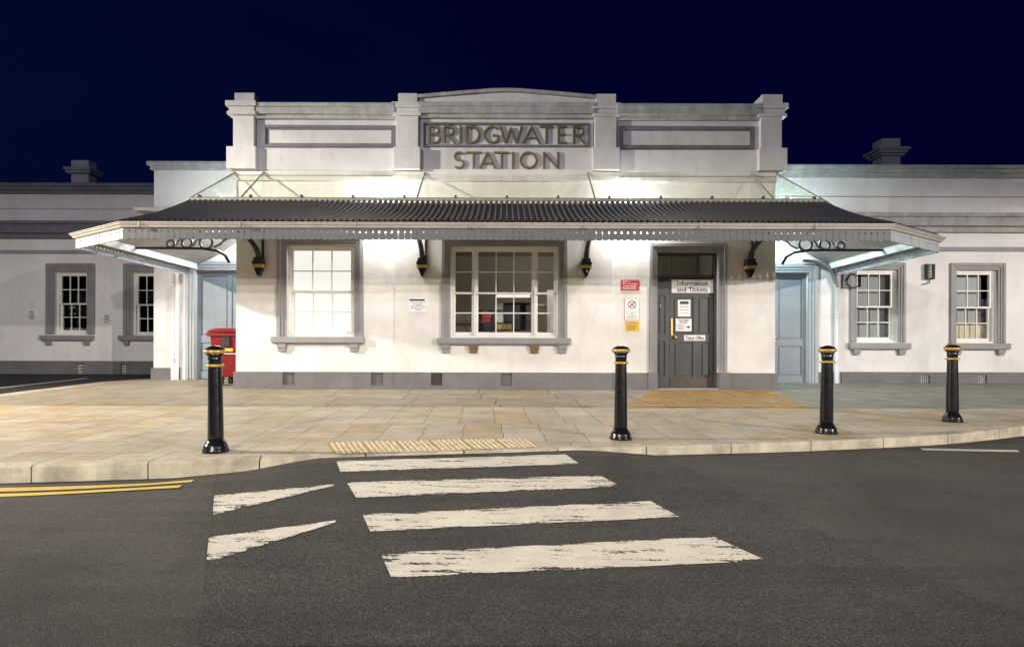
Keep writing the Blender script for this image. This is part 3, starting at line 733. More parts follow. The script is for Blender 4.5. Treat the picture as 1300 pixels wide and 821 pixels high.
# ---- wings
def wing(xa, xb, yf, zb, ztop, holes, bands, m, name='wing_wall'):
    q = MB(); q.panel(xa, xb, zb, ztop, yf, yf+.3, holes); part(q, name, m)
z = lambda py: fz(py, YR); xr = lambda px: fx(px, YR)
rh = [(xr(1087), xr(1139.5), z(433), z(341)), (xr(1213.5), xr(1266), z(434), z(341)), (xr(1372), xr(1424), z(434), z(341))]
dd = (xr(950), xr(1026.5), -.05, z(345))
wing(5.2, 26, YR, -.1, z(213), rh + [dd], [], M['wing'])
c = MB(); a, b = 5.2, 26
c.box(a, b, YR-.16, YR+.35, z(214), z(210)); c.box(a, b, YR-.10, YR+.01, z(219), z(214)); c.box(a, b, YR-.05, YR+.01, z(225), z(219))
part(c, 'coping', M['coping'], None, .01)
c = MB(); c.box(a, b, YR-.24, YR+.01, z(276), z(271)); c.box(a, b, YR-.20, YR+.01, z(287), z(276)); c.box(a, b, YR-.10, YR+.01, z(294), z(287)); part(c, 'cornice', M['coping'], None, .01)
c = MB(); c.box(xr(1067), b, YR-.04, YR+.01, z(317.5), z(312)); part(c, 'string_course', M['band'], None, .008)
c = MB(); c.box(a, b, YR-.012, YR+.01, z(249), z(248)); part(c, 'parapet_joint', M['band'])
c = MB(); vh = [(xr(p), xr(p+11), z(487), z(474)) for p in (1167.5, 1239.5)]
c.panel(xr(1067), b, -.15, z(470.5), YR-.06, YR+.06, vh); part(c, 'plinth', M['plinth']); part(MB().panel(xr(1036), xr(1060), -.15, z(471), YR-.05, YR+.06), 'plinth', M['plinth'])
for h in vh:
    q = MB()
    for k in range(4): q.box(h[0]+.01+(h[1]-h[0]-.02)*k/4, h[0]+.01+(h[1]-h[0]-.02)*(k+.6)/4, YR, YR+.02, h[2], h[3])
    q.box(h[0], h[1], YR+.03, YR+.04, h[2], h[3]); part(q, 'air_vent', M['greyiron'])
for (h, sx) in zip(rh, ((1076, 1152.5), (1203.5, 1278), (1362, 1436))):
    window(*h, YR, xr(1087)-xr(1078.5), (xr(sx[0]), xr(sx[1])), (z(442), z(434)), [(xr(sx[0]+5), xr(sx[0]+14)), (xr(sx[1]-14), xr(sx[1]-5))], z(442)-z(449), M['trim'], setback=.11)
# blue side doors
def side_door(xa, xb, zb, zt, yw, hinge):
    q = MB(); yy = yw+.12
    cx = (xa+xb)/2
    hs = [(xa+.10, cx-.05, zb+1.05, zt-.12), (cx+.05, xb-.10, zb+1.05, zt-.12), (xa+.10, cx-.05, zb+.18, zb+.88), (cx+.05, xb-.10, zb+.18, zb+.88)]
    q.panel(xa, xb, zb, zt, yy, yy+.03, hs); q.box(xa, xb, yy+.031, yy+.05, zb, zt)
    for h in hs: q.box(h[0]+.03, h[1]-.03, yy+.01, yy+.031, h[2]+.03, h[3]-.03)
    d = part(q, 'door', M['bluedoor'])
    architrave(d, xa, xb, zb, zt, .20, yw, M['bluetrim'])
    k = MB(); k.box(hinge-.02, hinge+.02, yy-.012, yy+.002, zb+.98, zb+1.12); k.tube([(hinge, yy-.01, zb+1.05), (hinge, yy-.06, zb+1.05), (hinge+.09, yy-.06, zb+1.05)], .009)
    part(k, 'handle', M['brass'], d)
    return d
side_door(dd[0], dd[1], .03, dd[3], YR, xr(986))
# left link and left wing
z = lambda py: fz(py, YK); xk = lambda px: fx(px, YK)
ld = (xk(247), xk(330), -.05, z(344))
wing(xk(195), -5.2, YK, -.1, z(211), [ld], [], M['wing'])
q = MB(); q.box(xk(195)+.003, xk(195)+.3, YK+.3, YL+2, -.1, z(211)); part(q, 'side_wall', M['wing'])
c = MB(); c.box(xk(189), -5.2, YK-.14, YK+.35, z(213), z(208)); c.box(xk(192), -5.2, YK-.08, YK+.01, z(218), z(213)); part(c, 'coping', M['coping'], None, .01)
c = MB(); c.box(xk(172), xk(250), YK-.10, YK+.3, z(270), z(265.5)); part(c, 'cornice', M['cream'], None, .01)
c = MB(); c.panel(xk(193), xk(229), -.15, z(468), YK-.05, YK+.06); part(c, 'plinth', M['plinth'])
side_door(ld[0], ld[1], .08, ld[3], YK, xk(318))
z = lambda py: fz(py, YL); xl = lambda px: fx(px, YL)
lh = [(xl(70), xl(110.5), z(426), z(347)), (xl(168), xl(208.5), z(428), z(347))]
wing(-34, -7.6, YL, -.15, z(237), lh, [], M['wing'])
c = MB(); a, b = -34, xk(195)+.2
c.box(a, b, YL-.16, YL+.35, z(240), z(235.5)); c.box(a, b, YL-.12, YL+.01, z(244), z(240)); c.box(a, b, YL-.06, YL+.01, z(248.5), z(244)); part(c, 'coping', M['moulding'], None, .01)
c = MB(); c.box(a, b, YL-.24, YL+.01, z(288), z(284)); c.box(a, b, YL-.19, YL+.01, z(299), z(288)); c.box(a, b, YL-.10, YL+.01, z(305), z(299)); part(c, 'cornice', M['moulding'], None, .01)
c = MB(); c.box(a, b, YL-.04, YL+.01, z(324), z(319.5)); part(c, 'string_course', M['band'], None, .008)
c = MB(); c.box(a, b, YL-.012, YL+.01, z(267.6), z(266.8)); part(c, 'parapet_joint', M['band'])
c = MB(); vh = [(xl(99), xl(107.5), z(475.5), z(462)), (xl(155), xl(162), z(475.5), z(463))]
c.panel(a, b, -.2, z(459.5), YL-.06, YL+.06, vh); part(c, 'plinth', M['plinth'])
for h in vh:
    q = MB(); q.box(h[0], h[1], YL+.02, YL+.03, h[2], h[3])
    for k in range(4): q.box(h[0], h[1], YL, YL+.015, h[2]+(h[3]-h[2])*(k+.2)/4, h[2]+(h[3]-h[2])*(k+.7)/4)
    part(q, 'air_vent', M['greyiron'])
for h, sx in zip(lh, ((54, 120.5), (153, 219))):
    window(*h, YL, xl(70)-xl(59.5), (xl(sx[0]), xl(sx[1])), (z(434), z(427.5)), [(xl(sx[0]+5.5), xl(sx[0]+12.5)), (xl(sx[1]-12.5), xl(sx[1]-5.5))], z(434)-z(440), M['trim'])
# dark rooms behind the wing windows
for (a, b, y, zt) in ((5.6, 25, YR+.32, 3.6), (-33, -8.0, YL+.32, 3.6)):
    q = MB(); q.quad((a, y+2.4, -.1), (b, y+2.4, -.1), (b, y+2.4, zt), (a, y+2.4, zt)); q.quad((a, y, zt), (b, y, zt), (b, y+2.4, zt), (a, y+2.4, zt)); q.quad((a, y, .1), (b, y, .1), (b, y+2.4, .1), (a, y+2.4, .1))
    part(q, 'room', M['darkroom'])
    q = MB(); q.box(a-.3, b+1, y-.02, y+6, zt+.5, zt+.6); part(q, 'roof', M['band'])
# chimneys
def chimney(pa, pb, ca, cb, d, ytop, y1, y2, ybase, dep):
    q = MB(); q.box(fx(pa, d), fx(pb, d), d, d+dep, fz(ybase+30, d), fz(ytop, d)); ch = part(q, 'chimney', M['chimney'], None, .01)
    w = .5*((fx(cb, d)-fx(ca, d))-(fx(pb, d)-fx(pa, d)))
    k = MB(); 
    for (e, s, t) in ((w, y1, y1+3.5), (w*.7, y1+3.5, y1+7), (w*.4, y1+7, y2)): k.box(fx(pa, d)-e, fx(pb, d)+e, d-e, d+dep+e, fz(t, d), fz(s, d))
    part(k, 'chimney_cap', M['coping'], ch, .008)
chimney(89.5, 111.5, 83.5, 117.5, 17.6, 205, 215, 223, 236, .36)
chimney(1119, 1142.5, 1111, 1150.5, 16.0, 174, 187, 197, 211, .42)
# down pipes
for (px, y, zt, m) in ((220, YK-.07, 2.6, M['wing']), (1062, YR-.07, 2.9, M['fascia'])):
    q = MB(); xx = fx(px, y); q.tube([(xx, y, -.02), (xx, y, zt)], .05, 12)
    for zz in (.5, 1.5, 2.3): q.tube([(xx, y, zz), (xx, y, zz+.05)], .06, 12); 
    part(q, 'downpipe', m)
q = MB(); yy = YK-.05; q.box(xk(222.5), xk(229), yy-.03, YK, .0, z(340)); part(q, 'pilaster', M['wing'], None, .006)

# ================================================================== canopy
C = tag(empty('canopy', (0, 10.8, 2.6)), 'wide glazed canopy with corrugated skirt and scalloped grey valance over the station front', 'canopy')
def cpart(mb, name, m, parent=None, bevel=0.0, label=None):
    o = mb.build(name, m, None, bevel); p = parent or C
    o.parent = p; o.matrix_parent_inverse = Matrix.Translation((0, -10.8, -2.6)) if p is C else Matrix.Identity(4)
    if label: o['label'] = label
    return o
LO = [(-7.55, 14.3), (-7.55, 10.5), (-6.1, 9.53), (6.1, 9.53), (7.65, 10.6), (7.65, 13.9)]
UP = [(-6.25, 14.3), (-6.25, 11.62), (-5.95, 11.3), (5.95, 11.3), (6.25, 11.62), (6.25, 13.9)]
WL = [(x0, 14.3), (x0, YF), (x0, YF), (x1, YF), (x1, YF), (x1, 13.9)]
ZE, ZU, ZW = 2.83, 3.60, 4.38
def sag(v): return -.055*math.sin(math.pi*v)
roof = MB(); sof = MB()
for k in range(5):
    a, b = Vector(LO[k]), Vector(LO[k+1]); c, d = Vector(UP[k]), Vector(UP[k+1])
    n_ = (b-a).length; waves = max(4, round(n_/.102)); nu = waves*8
    def f(u, v, off=0.0, amp=.042):
        lo = a*(1-u)+b*u; up = c*(1-u)+d*u; p = lo*(1-v)+up*v
        return (p.x, p.y, ZE+(ZU-ZE)*v + sag(v) + amp*math.cos(2*math.pi*waves*u) - off)
    roof.grid(f, nu, 8)
    sof.grid(lambda u, v: f(u, v, .07, 0), 8, 6)
cpart(roof, 'corrugated_roof', M['corr'])
cpart(sof, 'soffit', M['soffit'])
# gutter
def offset_line(L_, off):
    P = [Vector(p) for p in L_]; out = []
    for i, p in enumerate(P):
        ds = []
        if i: ds.append((p-P[i-1]).normalized())
        if i < len(P)-1: ds.append((P[i+1]-p).normalized())
        ns = [Vector((d.y, -d.x)) for d in ds]; n_ = sum(ns, Vector((0, 0))).normalized(); k = off/max(.5, n_.dot(ns[0]))
        out.append(p+n_*k)
    return out
def sweep(mb, line, prof):
    """profile of (outward offset, z) along a plan line"""
    rows_ = [offset_line(line, o_) for o_, _ in prof]; i0 = len(mb.v); n_ = len(prof)
    for i in range(len(line)):
        for j in range(n_): mb.v.append((rows_[j][i].x, rows_[j][i].y, prof[j][1]))
    for i in range(len(line)-1):
        for j in range(n_):
            a = i0+i*n_+j; b = i0+i*n_+(j+1) % n_; mb.face((a, b, b+n_, a+n_))
    mb.face([i0+j for j in range(n_)]); mb.face([i0+(len(line)-1)*n_+j for j in range(n_)][::-1])
g = MB(); sweep(g, LO, [(.0, 2.722), (.035, 2.722), (.052, 2.737), (.056, 2.755), (.078, 2.770), (.083, 2.788), (.098, 2.793), (.098, 2.806), (.08, 2.806), (.07, 2.785), (.0, 2.785)])
cpart(g, 'gutter', M['gutter'])
for px in (177, 305, 451, 597, 742, 888, 1035):
    xx = fx(px, 9.46); cpart(MB().box(xx-.012, xx+.012, 9.425, 9.46, 2.718, 2.809), 'gutter_joint', M['lead'])
# valance: boards cut with a notch at the top of every gap and a rounded foot
def valance(a, b, m, ztop=2.74, zbot=2.538):
    a, b = Vector(a), Vector(b); ln_ = (b-a).length; n_ = max(3, round(ln_/.102)); w = ln_/n_; t = (b-a)/ln_; nrm = Vector((t.y, -t.x))
    mb = MB(); h = ztop-zbot
    for k in range(n_):
        gp = .0024 if R.random() < .8 else .001
        r = .0165 if R.random() < .88 else .008
        l, rr = gp, w-gp; zc = .128
        poly = [(l, .018)] + [(l+(rr-l)*i/6, .018-.015*math.sin(math.pi*i/6)) for i in range(1, 6)] + [(rr, .018)]
        poly += [(rr, zc-r)] + [(rr+gp-r*math.cos(rad(q)), zc+r*math.sin(rad(q))) for q in (-60, -30, 0, 30, 60)] + [(rr, zc+r), (rr, h)]
        poly += [(l, h), (l, zc+r)] + [(l-gp+r*math.cos(rad(q)), zc+r*math.sin(rad(q))) for q in (60, 30, 0, -30, -60)] + [(l, zc-r)]
        dz = R.uniform(-.003, .003); dn = R.uniform(-.002, .002)
        f0 = lambda u, v: (a.x+t.x*(k*w+u)+nrm.x*(.012+dn), a.y+t.y*(k*w+u)+nrm.y*(.012+dn), zbot+v+dz)
        f1 = lambda u, v: (a.x+t.x*(k*w+u)-nrm.x*(.010-dn), a.y+t.y*(k*w+u)-nrm.y*(.010-dn), zbot+v+dz)
        mb.prism(poly, f0, f1)
    return cpart(mb, 'valance', m)
for k in range(5): valance(LO[k], LO[k+1], M['valance'] if k == 2 else M['valance_lit'])
# inner fascia boards of the two ends
for k in (0, 4):
    p = offset_line([LO[k], LO[k+1]], -.16); q = MB()
    A_, B_ = p; dx = .02
    q.box(A_.x-dx, A_.x+dx, min(A_.y, B_.y)+.1, max(A_.y, B_.y)-.03, 2.695, 2.835)
    cpart(q, 'fascia', M['fascia'], None, .006)
# glass, bars, flashing
gl = MB()
for k in (0, 1, 2, 3, 4):
    a, b, c, d = WL[k], WL[k+1], UP[k], UP[k+1]
    gl.quad((a[0], a[1], ZW), (b[0], b[1], ZW), (d[0], d[1], ZU+.04), (c[0], c[1], ZU+.04)) if k not in (1, 3) else gl.quad((a[0], a[1], ZW), (a[0], a[1]-1e-4, ZW), (d[0], d[1], ZU+.04), (c[0], c[1], ZU+.04))
cpart(gl, 'glass_roof', M['cglass'])
def gbar(p, q, r): cpart(MB().tube([p, q], r, 6), 'glazing_bar', M['lead'])
for px in (335, 539, 745, 952): gbar((X(px), YF-.01, ZW+.02), (X(px)*1.02, 11.31, ZU+.06), .017)
for s, xx in ((-1, x0), (1, x1)):
    gbar((xx, YF-.01, ZW+.02), (s*5.95, 11.3, ZU+.06), .014); gbar((xx, YF, ZW+.02), (s*6.25, 11.62, ZU+.06), .02)
    for yy in (12.9, 13.6): gbar((xx, yy, ZW+.02), (s*6.25, yy, ZU+.06), .014)
fl_ = MB(); sweep(fl_, UP, [(.05, ZU-.015), (.06, ZU+.035), (-.02, ZU+.075), (-.06, ZU+.06), (-.02, ZU)])
cpart(fl_, 'flashing', M['lead'])
for k in range(13):
    xx = -5.8+11.6*k/12; cpart(MB().box(xx-.02, xx+.02, 11.26, 11.33, ZU+.05, ZU+.105), 'clip', M['iron'])
# iron wall brackets
def bracket(xx):
    q = MB()
    q.xz([(xx-.012, Z(352)), (xx+.012, Z(352)), (xx+.085, Z(341.5)), (xx-.085, Z(341.5))], YF-.15, YF)
    q.box(xx-.105, xx+.105, YF-.19, YF, Z(337.5), Z(333.5)); q.box(xx-.085, xx+.085, YF-.16, YF, Z(333.5), Z(329))
    arcp = [(xx, YF-.09, Z(333)), (xx, YF-.12, Z(325)), (xx, YF-.22, Z(318.5)), (xx, YF-.42, 2.90), (xx, YF-.75, 2.98), (xx, YF-1.2, 3.02), (xx, YF-1.75, 3.02), (xx, YF-2.2, 2.95)]
    q.tube(arcp, [.06, .055, .052, .05, .048, .045, .042, .04], 8)
    q.tube([(xx+.06, YF-.04, Z(331)), (xx+.06, YF-.04, 3.75)], .028, 8)
    q.tube([(xx, YF-.05, 3.72), (xx, 11.4, 3.44), (xx, 9.7, 2.70)], .035, 8)
    o = cpart(q, 'bracket', M['black'], None, .006)
    bnd = MB(); bnd.box(xx-.10, xx+.10, YF-.175, YF, Z(341.5), Z(337.5)); cpart(bnd, 'gold_band', M['gold'], o, .004)
for px in (330.5, 536.5, 743, 950): bracket(X(px))
# pierced iron spandrels at both ends
for s, xc, xe in ((-1, x0, -7.45), (1, x1, 7.55)):
    q = MB(); y = 11.9
    sp_ = [(xc+s*.02, 2.52), (xc+s*.10, 2.66), (xc+s*.26, 2.75), (xc+s*.55, 2.792), (xc+s*1.1, 2.80), (xe, 2.80)]
    q.ribbon(sp_, .045, y-.02, y+.02); q.ribbon([(xc+s*.02, 3.06), (xc+s*1.5, 3.02)], .04, y-.022, y+.018)
    o = cpart(q, 'spandrel', M['iron'])
    r_ = MB()
    for (dx, rr, zc) in ((.48, .125, 2.915), (.86, .098, 2.905), (1.18, .07, 2.885)):
        r_.ribbon(arc(xc+s*dx, zc, rr, rr, 0, 345, 22), .042, y-.014, y+.014, True)
    r_.ribbon([(xc+s*.03, 2.99), (xc+s*.12, 2.96), (xc+s*.2, 2.88), (xc+s*.33, 2.82)], .03, y-.013, y+.013)
    r_.ribbon([(xc+s*.60, 3.02), (xc+s*.68, 2.95), (xc+s*.74, 2.84)], .025, y-.012, y+.012)
    r_.ribbon([(xc+s*.97, 3.0), (xc+s*1.04, 2.93), (xc+s*1.08, 2.83)], .022, y-.011, y+.011)
    cpart(r_, 'scrollwork', M['greyiron'], o)
# bracket on the wing corner
q = MB(); y = YR-.12; s0 = fx(1063, y)
q.tube([(s0, y, 2.27), (s0-.05, y, 2.42), (s0-.12, y, 2.62), (s0-.27, y, 2.78), (s0-.5, y, 2.86), (s0-.8, y, 2.88)], [.03, .045, .05, .05, .045, .035], 8); cpart(q, 'bracket', M['greyiron'])
# lamps under the glass
def bulkhead(x, y, zc, rz, m):
    b_ = MB().box(-.55, .55, -.02, .09, -.05, .05).build('lamp', M['fascia'], None, .01)
    d_ = MB().box(-.52, .52, -.055, -.021, -.04, .04).build('diffuser', m, b_, .015)
    b_.parent = C; b_.location = (x, y-10.8, zc-2.6); b_.rotation_euler = (0, 0, rz)
bulkhead(-2.45, YF-.10, 3.46, 0, M['lampwarm']); bulkhead(2.45, YF-.10, 3.46, 0, M['lampwarm'])
bulkhead(x1+.30, 12.75, 3.9, rad(90), M['lamp']); bulkhead(x0-.30, 12.75, 3.9, rad(-90), M['lamp'])

# ================================================================== signs on the walls and doors
def sign(name, xa, xb, zt, zb, y, m, label, cat='sign', th=.012, rim=None):
    o = MB().box(xa, xb, y-th, y, zb, zt).build(name, m, None, .002)
    tag(o, label, cat)
    if rim:
        ring4(q := MB(), xa, xb, zb, zt, .006, y-th-.002, y-th+.004); q.build('rim', rim, o)
    return o
def txt(o, s, xa, xb, zt, zb, y, m, bold=.0, align='CENTER', stretch=True): return text_mesh('lettering', s, xa, xb, zb, zt, y, m, o, bold=bold, align=align, stretch=stretch)
yd = YF+.168
s = sign('door_sign', X(855), X(908.5), Z(353.2), Z(370.2), YF+.158, M['signwhite'], 'long white Information and Tickets sign across the top of the charcoal door', 'sign', .01)
txt(s, 'Information\nand Tickets', X(862), X(901.5), Z(354.8), Z(368.7), YF+.145, M['ink'], .012)
s = sign('door_notice', X(863.2), X(879.5), Z(379), Z(400.5), YF+.166, M['signwhite'], 'tall white opening hours notice on the charcoal door with a black heading', 'notice', .006)
MB().box(X(866), X(877), YF+.157, YF+.160, Z(384.5), Z(381)).build('heading', M['ink'], s)
for k, (a, b, t, u, w_) in enumerate(((866, 877.5, 387, 388.8, 'Monday to Friday'), (866, 877, 391.2, 393, 'Saturday'), (866.5, 876.5, 395, 396.4, 'Sunday'))): txt(s, w_, X(a), X(b), Z(t), Z(u), YF+.1575, M['ink'])
s = sign('door_notice', X(860.5), X(881), Z(403.2), Z(419.3), YF+.166, M['signwhite'], 'squarish white Customer Notice with a black arrow, above the door knob', 'notice', .006)
txt(s, 'CUSTOMER\nNOTICE', X(863.5), X(877.5), Z(404.5), Z(409.2), YF+.1575, M['ink'], .01)
for k in range(4): MB().box(X(863), X(871.5-k % 2), YF+.157, YF+.160, Z(411.6+k*1.8), Z(411+k*1.8)).build('text_line', M['greyiron'], s)
q = MB(); q.xz([(X(874), Z(413.4)), (X(876.5), Z(413.4)), (X(876.5), Z(412)), (X(879.3), Z(414)), (X(876.5), Z(416)), (X(876.5), Z(414.6)), (X(874), Z(414.6))], YF+.156, YF+.160); q.build('arrow', M['ink'], s)
s = sign('door_sign', X(871.3), X(898.7), Z(424.2), Z(431.5), YF+.166, M['signwhite'], 'small white Ticket Office plate right of the brass knob', 'sign', .008)
txt(s, 'Ticket Office', X(873), X(897), Z(425.5), Z(430.3), YF+.1555, M['ink'], .01)
s = sign('warning_sign', X(788), X(811.5), Z(354.8), Z(368.2), YF-.002, M['signred'], 'red railway trespass warning sign with white text', 'sign', .01)
for k, (w_, b) in enumerate((('Warning', 799), ('Do not trespass', 809), ('on the Railway', 807), ('Penalty £1000', 806.5))): txt(s, w_, X(790.5), X(b), Z(356.4+k*2.75), Z(358.4+k*2.75), YF-.0145, M['wht'], .02)
s = sign('no_smoking_sign', X(792.5), X(811.5), Z(378.3), Z(406.2), YF-.002, M['signwhite'], 'white no smoking sign with a red ring and black cigarette', 'sign', .008, M['signred'])
cx, cz = X(802.2), Z(386)
MB().ribbon(arc(cx, cz, .076, .076, 0, 352, 40), .016, YF-.0145, YF-.010, True).build('prohibition_ring', M['signred'], s)
MB().ribbon([(cx-.052, cz+.052), (cx+.052, cz-.052)], .014, YF-.0155, YF-.010).build('prohibition_bar', M['signred'], s)
MB().ribbon([(cx-.045, cz-.045), (cx+.045, cz+.045)], .018, YF-.0135, YF-.010).build('cigarette', M['ink'], s)
for k, (w_, a, b) in enumerate((('It is against', 795, 808.5), ('the law to', 797, 806.5), ('smoke in', 796, 808), ('these premises', 795, 809))): txt(s, w_, X(a), X(b), Z(395.2+k*2.5), Z(397+k*2.5), YF-.012, M['ink'])
s = sign('yellow_notice', X(794), X(811.5), Z(407.2), Z(420), YF-.002, M['yellow'], 'yellow notice fixed right under the no smoking sign', 'notice', .008)
txt(s, 'CCTV in operation', X(795.5), X(809), Z(408.6), Z(410.6), YF-.012, M['ink'], .01)
for k in range(3): MB().box(X(796), X(808-k), YF-.0115, YF-.009, Z(413.2+k*2.2), Z(412.5+k*2.2)).build('text_line', M['kick'], s)
s = sign('cycle_notice', X(519.5), X(542), Z(379.7), Z(396.2), YF-.037, M['signwhite'], 'small white notice with a black heading bar left of the triple window', 'notice', .008)
MB().box(X(520.2), X(539.5), YF-.0475, YF-.044, Z(382.4), Z(380.2)).build('heading', M['ink'], s)
for k, (w_, a, b) in enumerate((('This car park is', 522, 540), ('for customers', 525, 537), ('of the railway during', 521, 541), ('the hours of 7 to 6', 522, 539), ('daily', 527, 535))): txt(s, w_, X(a), X(b), Z(383.6+k*2.3), Z(385.3+k*2.3), YF-.047, M['ink'], .01)
xl = lambda px: fx(px, YL); z = lambda py: fz(py, YL)
for (a, b, t, u, lb) in ((34.5, 46.5, 396, 409.3, 'lilac Staff Parking notice left of both dark sash windows'), (129.5, 142, 400.2, 413.3, 'lilac Staff Parking notice between the two dark sash windows')):
    s = sign('parking_notice', xl(a), xl(b), z(t), z(u), YL-.002, M['signwhite'], lb, 'notice', .01); s['group'] = 'staff parking notices on the wall'
    for k, w_ in enumerate(('GWR', 'Staff', 'Parking', 'Only')): txt(s, w_, xl(a+(3.2, 3.4, 1.4, 3.2)[k]), xl(b-(3.2, 3.4, 1.4, 3.2)[k]), z(t+1.2+k*2.9), z(t+3.4+k*2.9), YL-.015, M['purple'], .03)

# ================================================================== bollards
proto = empty('bollard')
gnd = 0
bs = MB().lathe([(.118, 0), (.118, .022), (.106, .034), (.109, .055), (.100, .066), (.094, .085), (.083, .092), (.080, .105), (.072, .112)], n=36).build('base', M['black'], proto)
sh = MB().lathe([(.071, .105), (.0705, .16), (.068, .35), (.0635, .6), (.060, .81), (.059, .86), (.063, .872), (.063, .885), (.060, .892), (.066, .905), (.084, .928)], n=32).build('shaft', M['black'], proto)
rg = MB().lathe([(.058, .800), (.074, .803), (.080, .811), (.080, .818), (.074, .826), (.058, .829)], n=32).build('collar', M['gold'], proto)
cp = MB().lathe([(.080, .926), (.096, .934), (.101, .945), (.0985, .957), (.090, .962)], n=36).build('cap_ring', M['gold'], proto)
dm = MB().lathe([(.092, .958), (.086, .972), (.066, .987), (.040, .997), (.012, 1.002)], n=12, smooth=False).build('cap', M['black'], proto)
spots = [((274, 573), 'black iron bollard with gold bands standing before the red bin'), ((788, 557), 'gold banded black bollard at the kerb nearest the red warning sign'),
         ((1049, 549.5), 'gold banded black bollard in front of the wall right of the side door'), ((1209, 535), 'farthest gold banded black bollard, below the window with the pale net')]
for i, (p, lb) in enumerate(spots):
    o = proto if i == 0 else copy_tree(proto); w = G(*p); w.z += .006
    o.location = (w.x, w.y, pave(w.y)+.001); o.rotation_euler = (rad((.5, -.4, .3, .6)[i]), rad((-.4, .5, -.6, .3)[i]), i*.7)
    tag(o, lb, 'bollard', 'black and gold bollards along the kerb')

# ================================================================== red bin
BX, BY = -6.36, 13.05; bz = pave(BY)+.004
bn = tag(empty('wheeled_bin', (BX, BY, bz)), 'red wheeled bin with hinged lid and yellow strip beside blue door', 'bin')
q = MB(); q.prism([(.12, .17), (.74, .17), (.78, 1.10), (.06, 1.10)], lambda a, b: (a, -.30-.06*(b-.16), b), lambda a, b: (a, .40+.06*(b-.16), b)); q.build('body', M['red'], bn, .03)
q = MB(); q.prism([(.02, 1.04), (.82, 1.04), (.82, 1.11), (.00, 1.12)], lambda a, b: (a, -.40, b), lambda a, b: (a, .50, b)); q.build('rim', M['red'], bn, .015)
q = MB(); q.prism([(.02, 1.125), (.82, 1.125), (.78, 1.19), (.66, 1.215), (.2, 1.215), (.06, 1.18)], lambda a, b: (a, -.41, b), lambda a, b: (a, .50, b)); q.build('lid', M['red'], bn, .02)
MB().box(.34, .50, -.385, -.30, .82, 1.03).build('slot', M['rubber'], bn, .01)
MB().box(.20, .56, -.372, -.30, .72, .79).build('yellow_strip', M['yellow'], bn, .004)
MB().box(.36, .66, -.366, -.30, .665, .680).build('white_strip', M['wht'], bn)
for (a, b) in ((.22, -.2), (.62, -.2), (.22, .32), (.62, .32)):
    q = MB(); q.tube([(a-.04, b, .085), (a+.04, b, .085)], .085, 16); q.box(a-.06, a+.06, b-.02, b+.06, .12, .18); q.build('wheel', M['rubber'], bn)

# ================================================================== fittings on the right wing
z = lambda py: fz(py, YR); xr = lambda px: fx(px, YR)
lf = tag(empty('wall_light', (xr(1177), YR, z(344))), 'small grey slatted bulkhead light on white wall, unlit, between two windows', 'wall light')
MB().box(-.085, .085, -.05, 0, -.18, .19).build('case', M['greyiron'], lf, .01)
q = MB(); q.tube([(0, -.075, -.14), (0, -.075, .15)], .045, 12); q.build('tube', M['curtain'], lf)
q = MB()
for k in range(6): zz = -.15+.06*k; q.box(-.09, .09, -.13, -.11, zz, zz+.018)
q.box(-.09, -.07, -.13, -.05, -.17, .18); q.box(.07, .09, -.13, -.05, -.17, .18); q.build('cage', M['iron'], lf)
q = MB(); q.tube([(.02, -.04, -.18), (.02, -.05, -.24), (-.05, -.04, -.27), (-.14, -.02, -.29)], .012, 6); q.build('cable', M['iron'], lf)
cc = tag(empty('cable_box', (xr(1076), YR, z(356))), 'grey junction box with coiled black cable under the canopy corner', 'junction box')
MB().box(-.14, .10, -.06, 0, -.16, .17).build('case', M['greyiron'], cc, .01)
q = MB(); pts = []
for k in range(70):
    a = k*.42; r_ = .15+.012*math.sin(k*1.7); pts.append((.08+r_*math.cos(a), -.09-.02*(k % 5)/5, .0+r_*1.05*math.sin(a)))
q.tube(pts, .011, 6); q.build('cable_coil', M['rubber'], cc)

# ================================================================== things seen through the windows
def thing_box(name, parts, label, cat):
    o = empty(name); tag(o, label, cat)
    for nm, bx, m in parts: MB().box(*bx).build(nm, m, o, .006)
    return o
yb = YF+.30
o = MB().box(w1[0]+.02, w1[1]-.02, yb, yb+.01, w1[2], w1[3]).build('window_blind', M['blind']); tag(o, 'glowing white blind filling the brightly lit sash window', 'blind')
X2 = lambda px, d: fx(px, d)
d1, d2 = 13.2, 14.2
def bx(pa, pb, ya, yb_, t, u): return (fx(pa, ya), fx(pb, ya), ya, yb_, fz(u, ya), fz(t, ya))
thing_box('monitor', [('screen', bx(639, 673, 13.3, 13.34, 384, 419), M['screen']), ('stand', bx(652, 660, 13.34, 13.42, 410, 428), M['screen'])], 'black computer monitor seen in the ticket office window', 'monitor')
pt = thing_box('window_poster', [('board', bx(608, 627, 12.75, 12.76, 393, 421), M['screen'])], 'dark poster with a tilted red panel in the ticket office window', 'poster')
q = MB(); a = fx(610, 12.74); b = fx(623, 12.74); q.xz([(a, fz(410, 12.74)), (b, fz(408, 12.74)), (b+.03, fz(396, 12.74)), (a+.02, fz(394, 12.74))], 12.735, 12.745); q.build('red_panel', M['poster'], pt)
thing_box('counter', [('top', bx(560, 720, 13.15, 13.6, 421, 424), M['wood']), ('front', bx(562, 718, 13.25, 13.3, 424, 470), M['wood'])], 'wooden ticket counter behind the triple window', 'counter')
thing_box('wooden_tray', [('box', bx(630.5, 649.5, 12.9, 13.1, 411, 418), M['wood'])], 'tan wooden tray on the ticket window ledge', 'tray')
thing_box('printer', [('body', bx(629.5, 638.5, 13.0, 13.3, 398, 409), M['signwhite']), ('tray', bx(629, 638, 13.02, 13.3, 385, 393), M['curtain'])], 'white printer on the counter left of the monitor', 'printer')
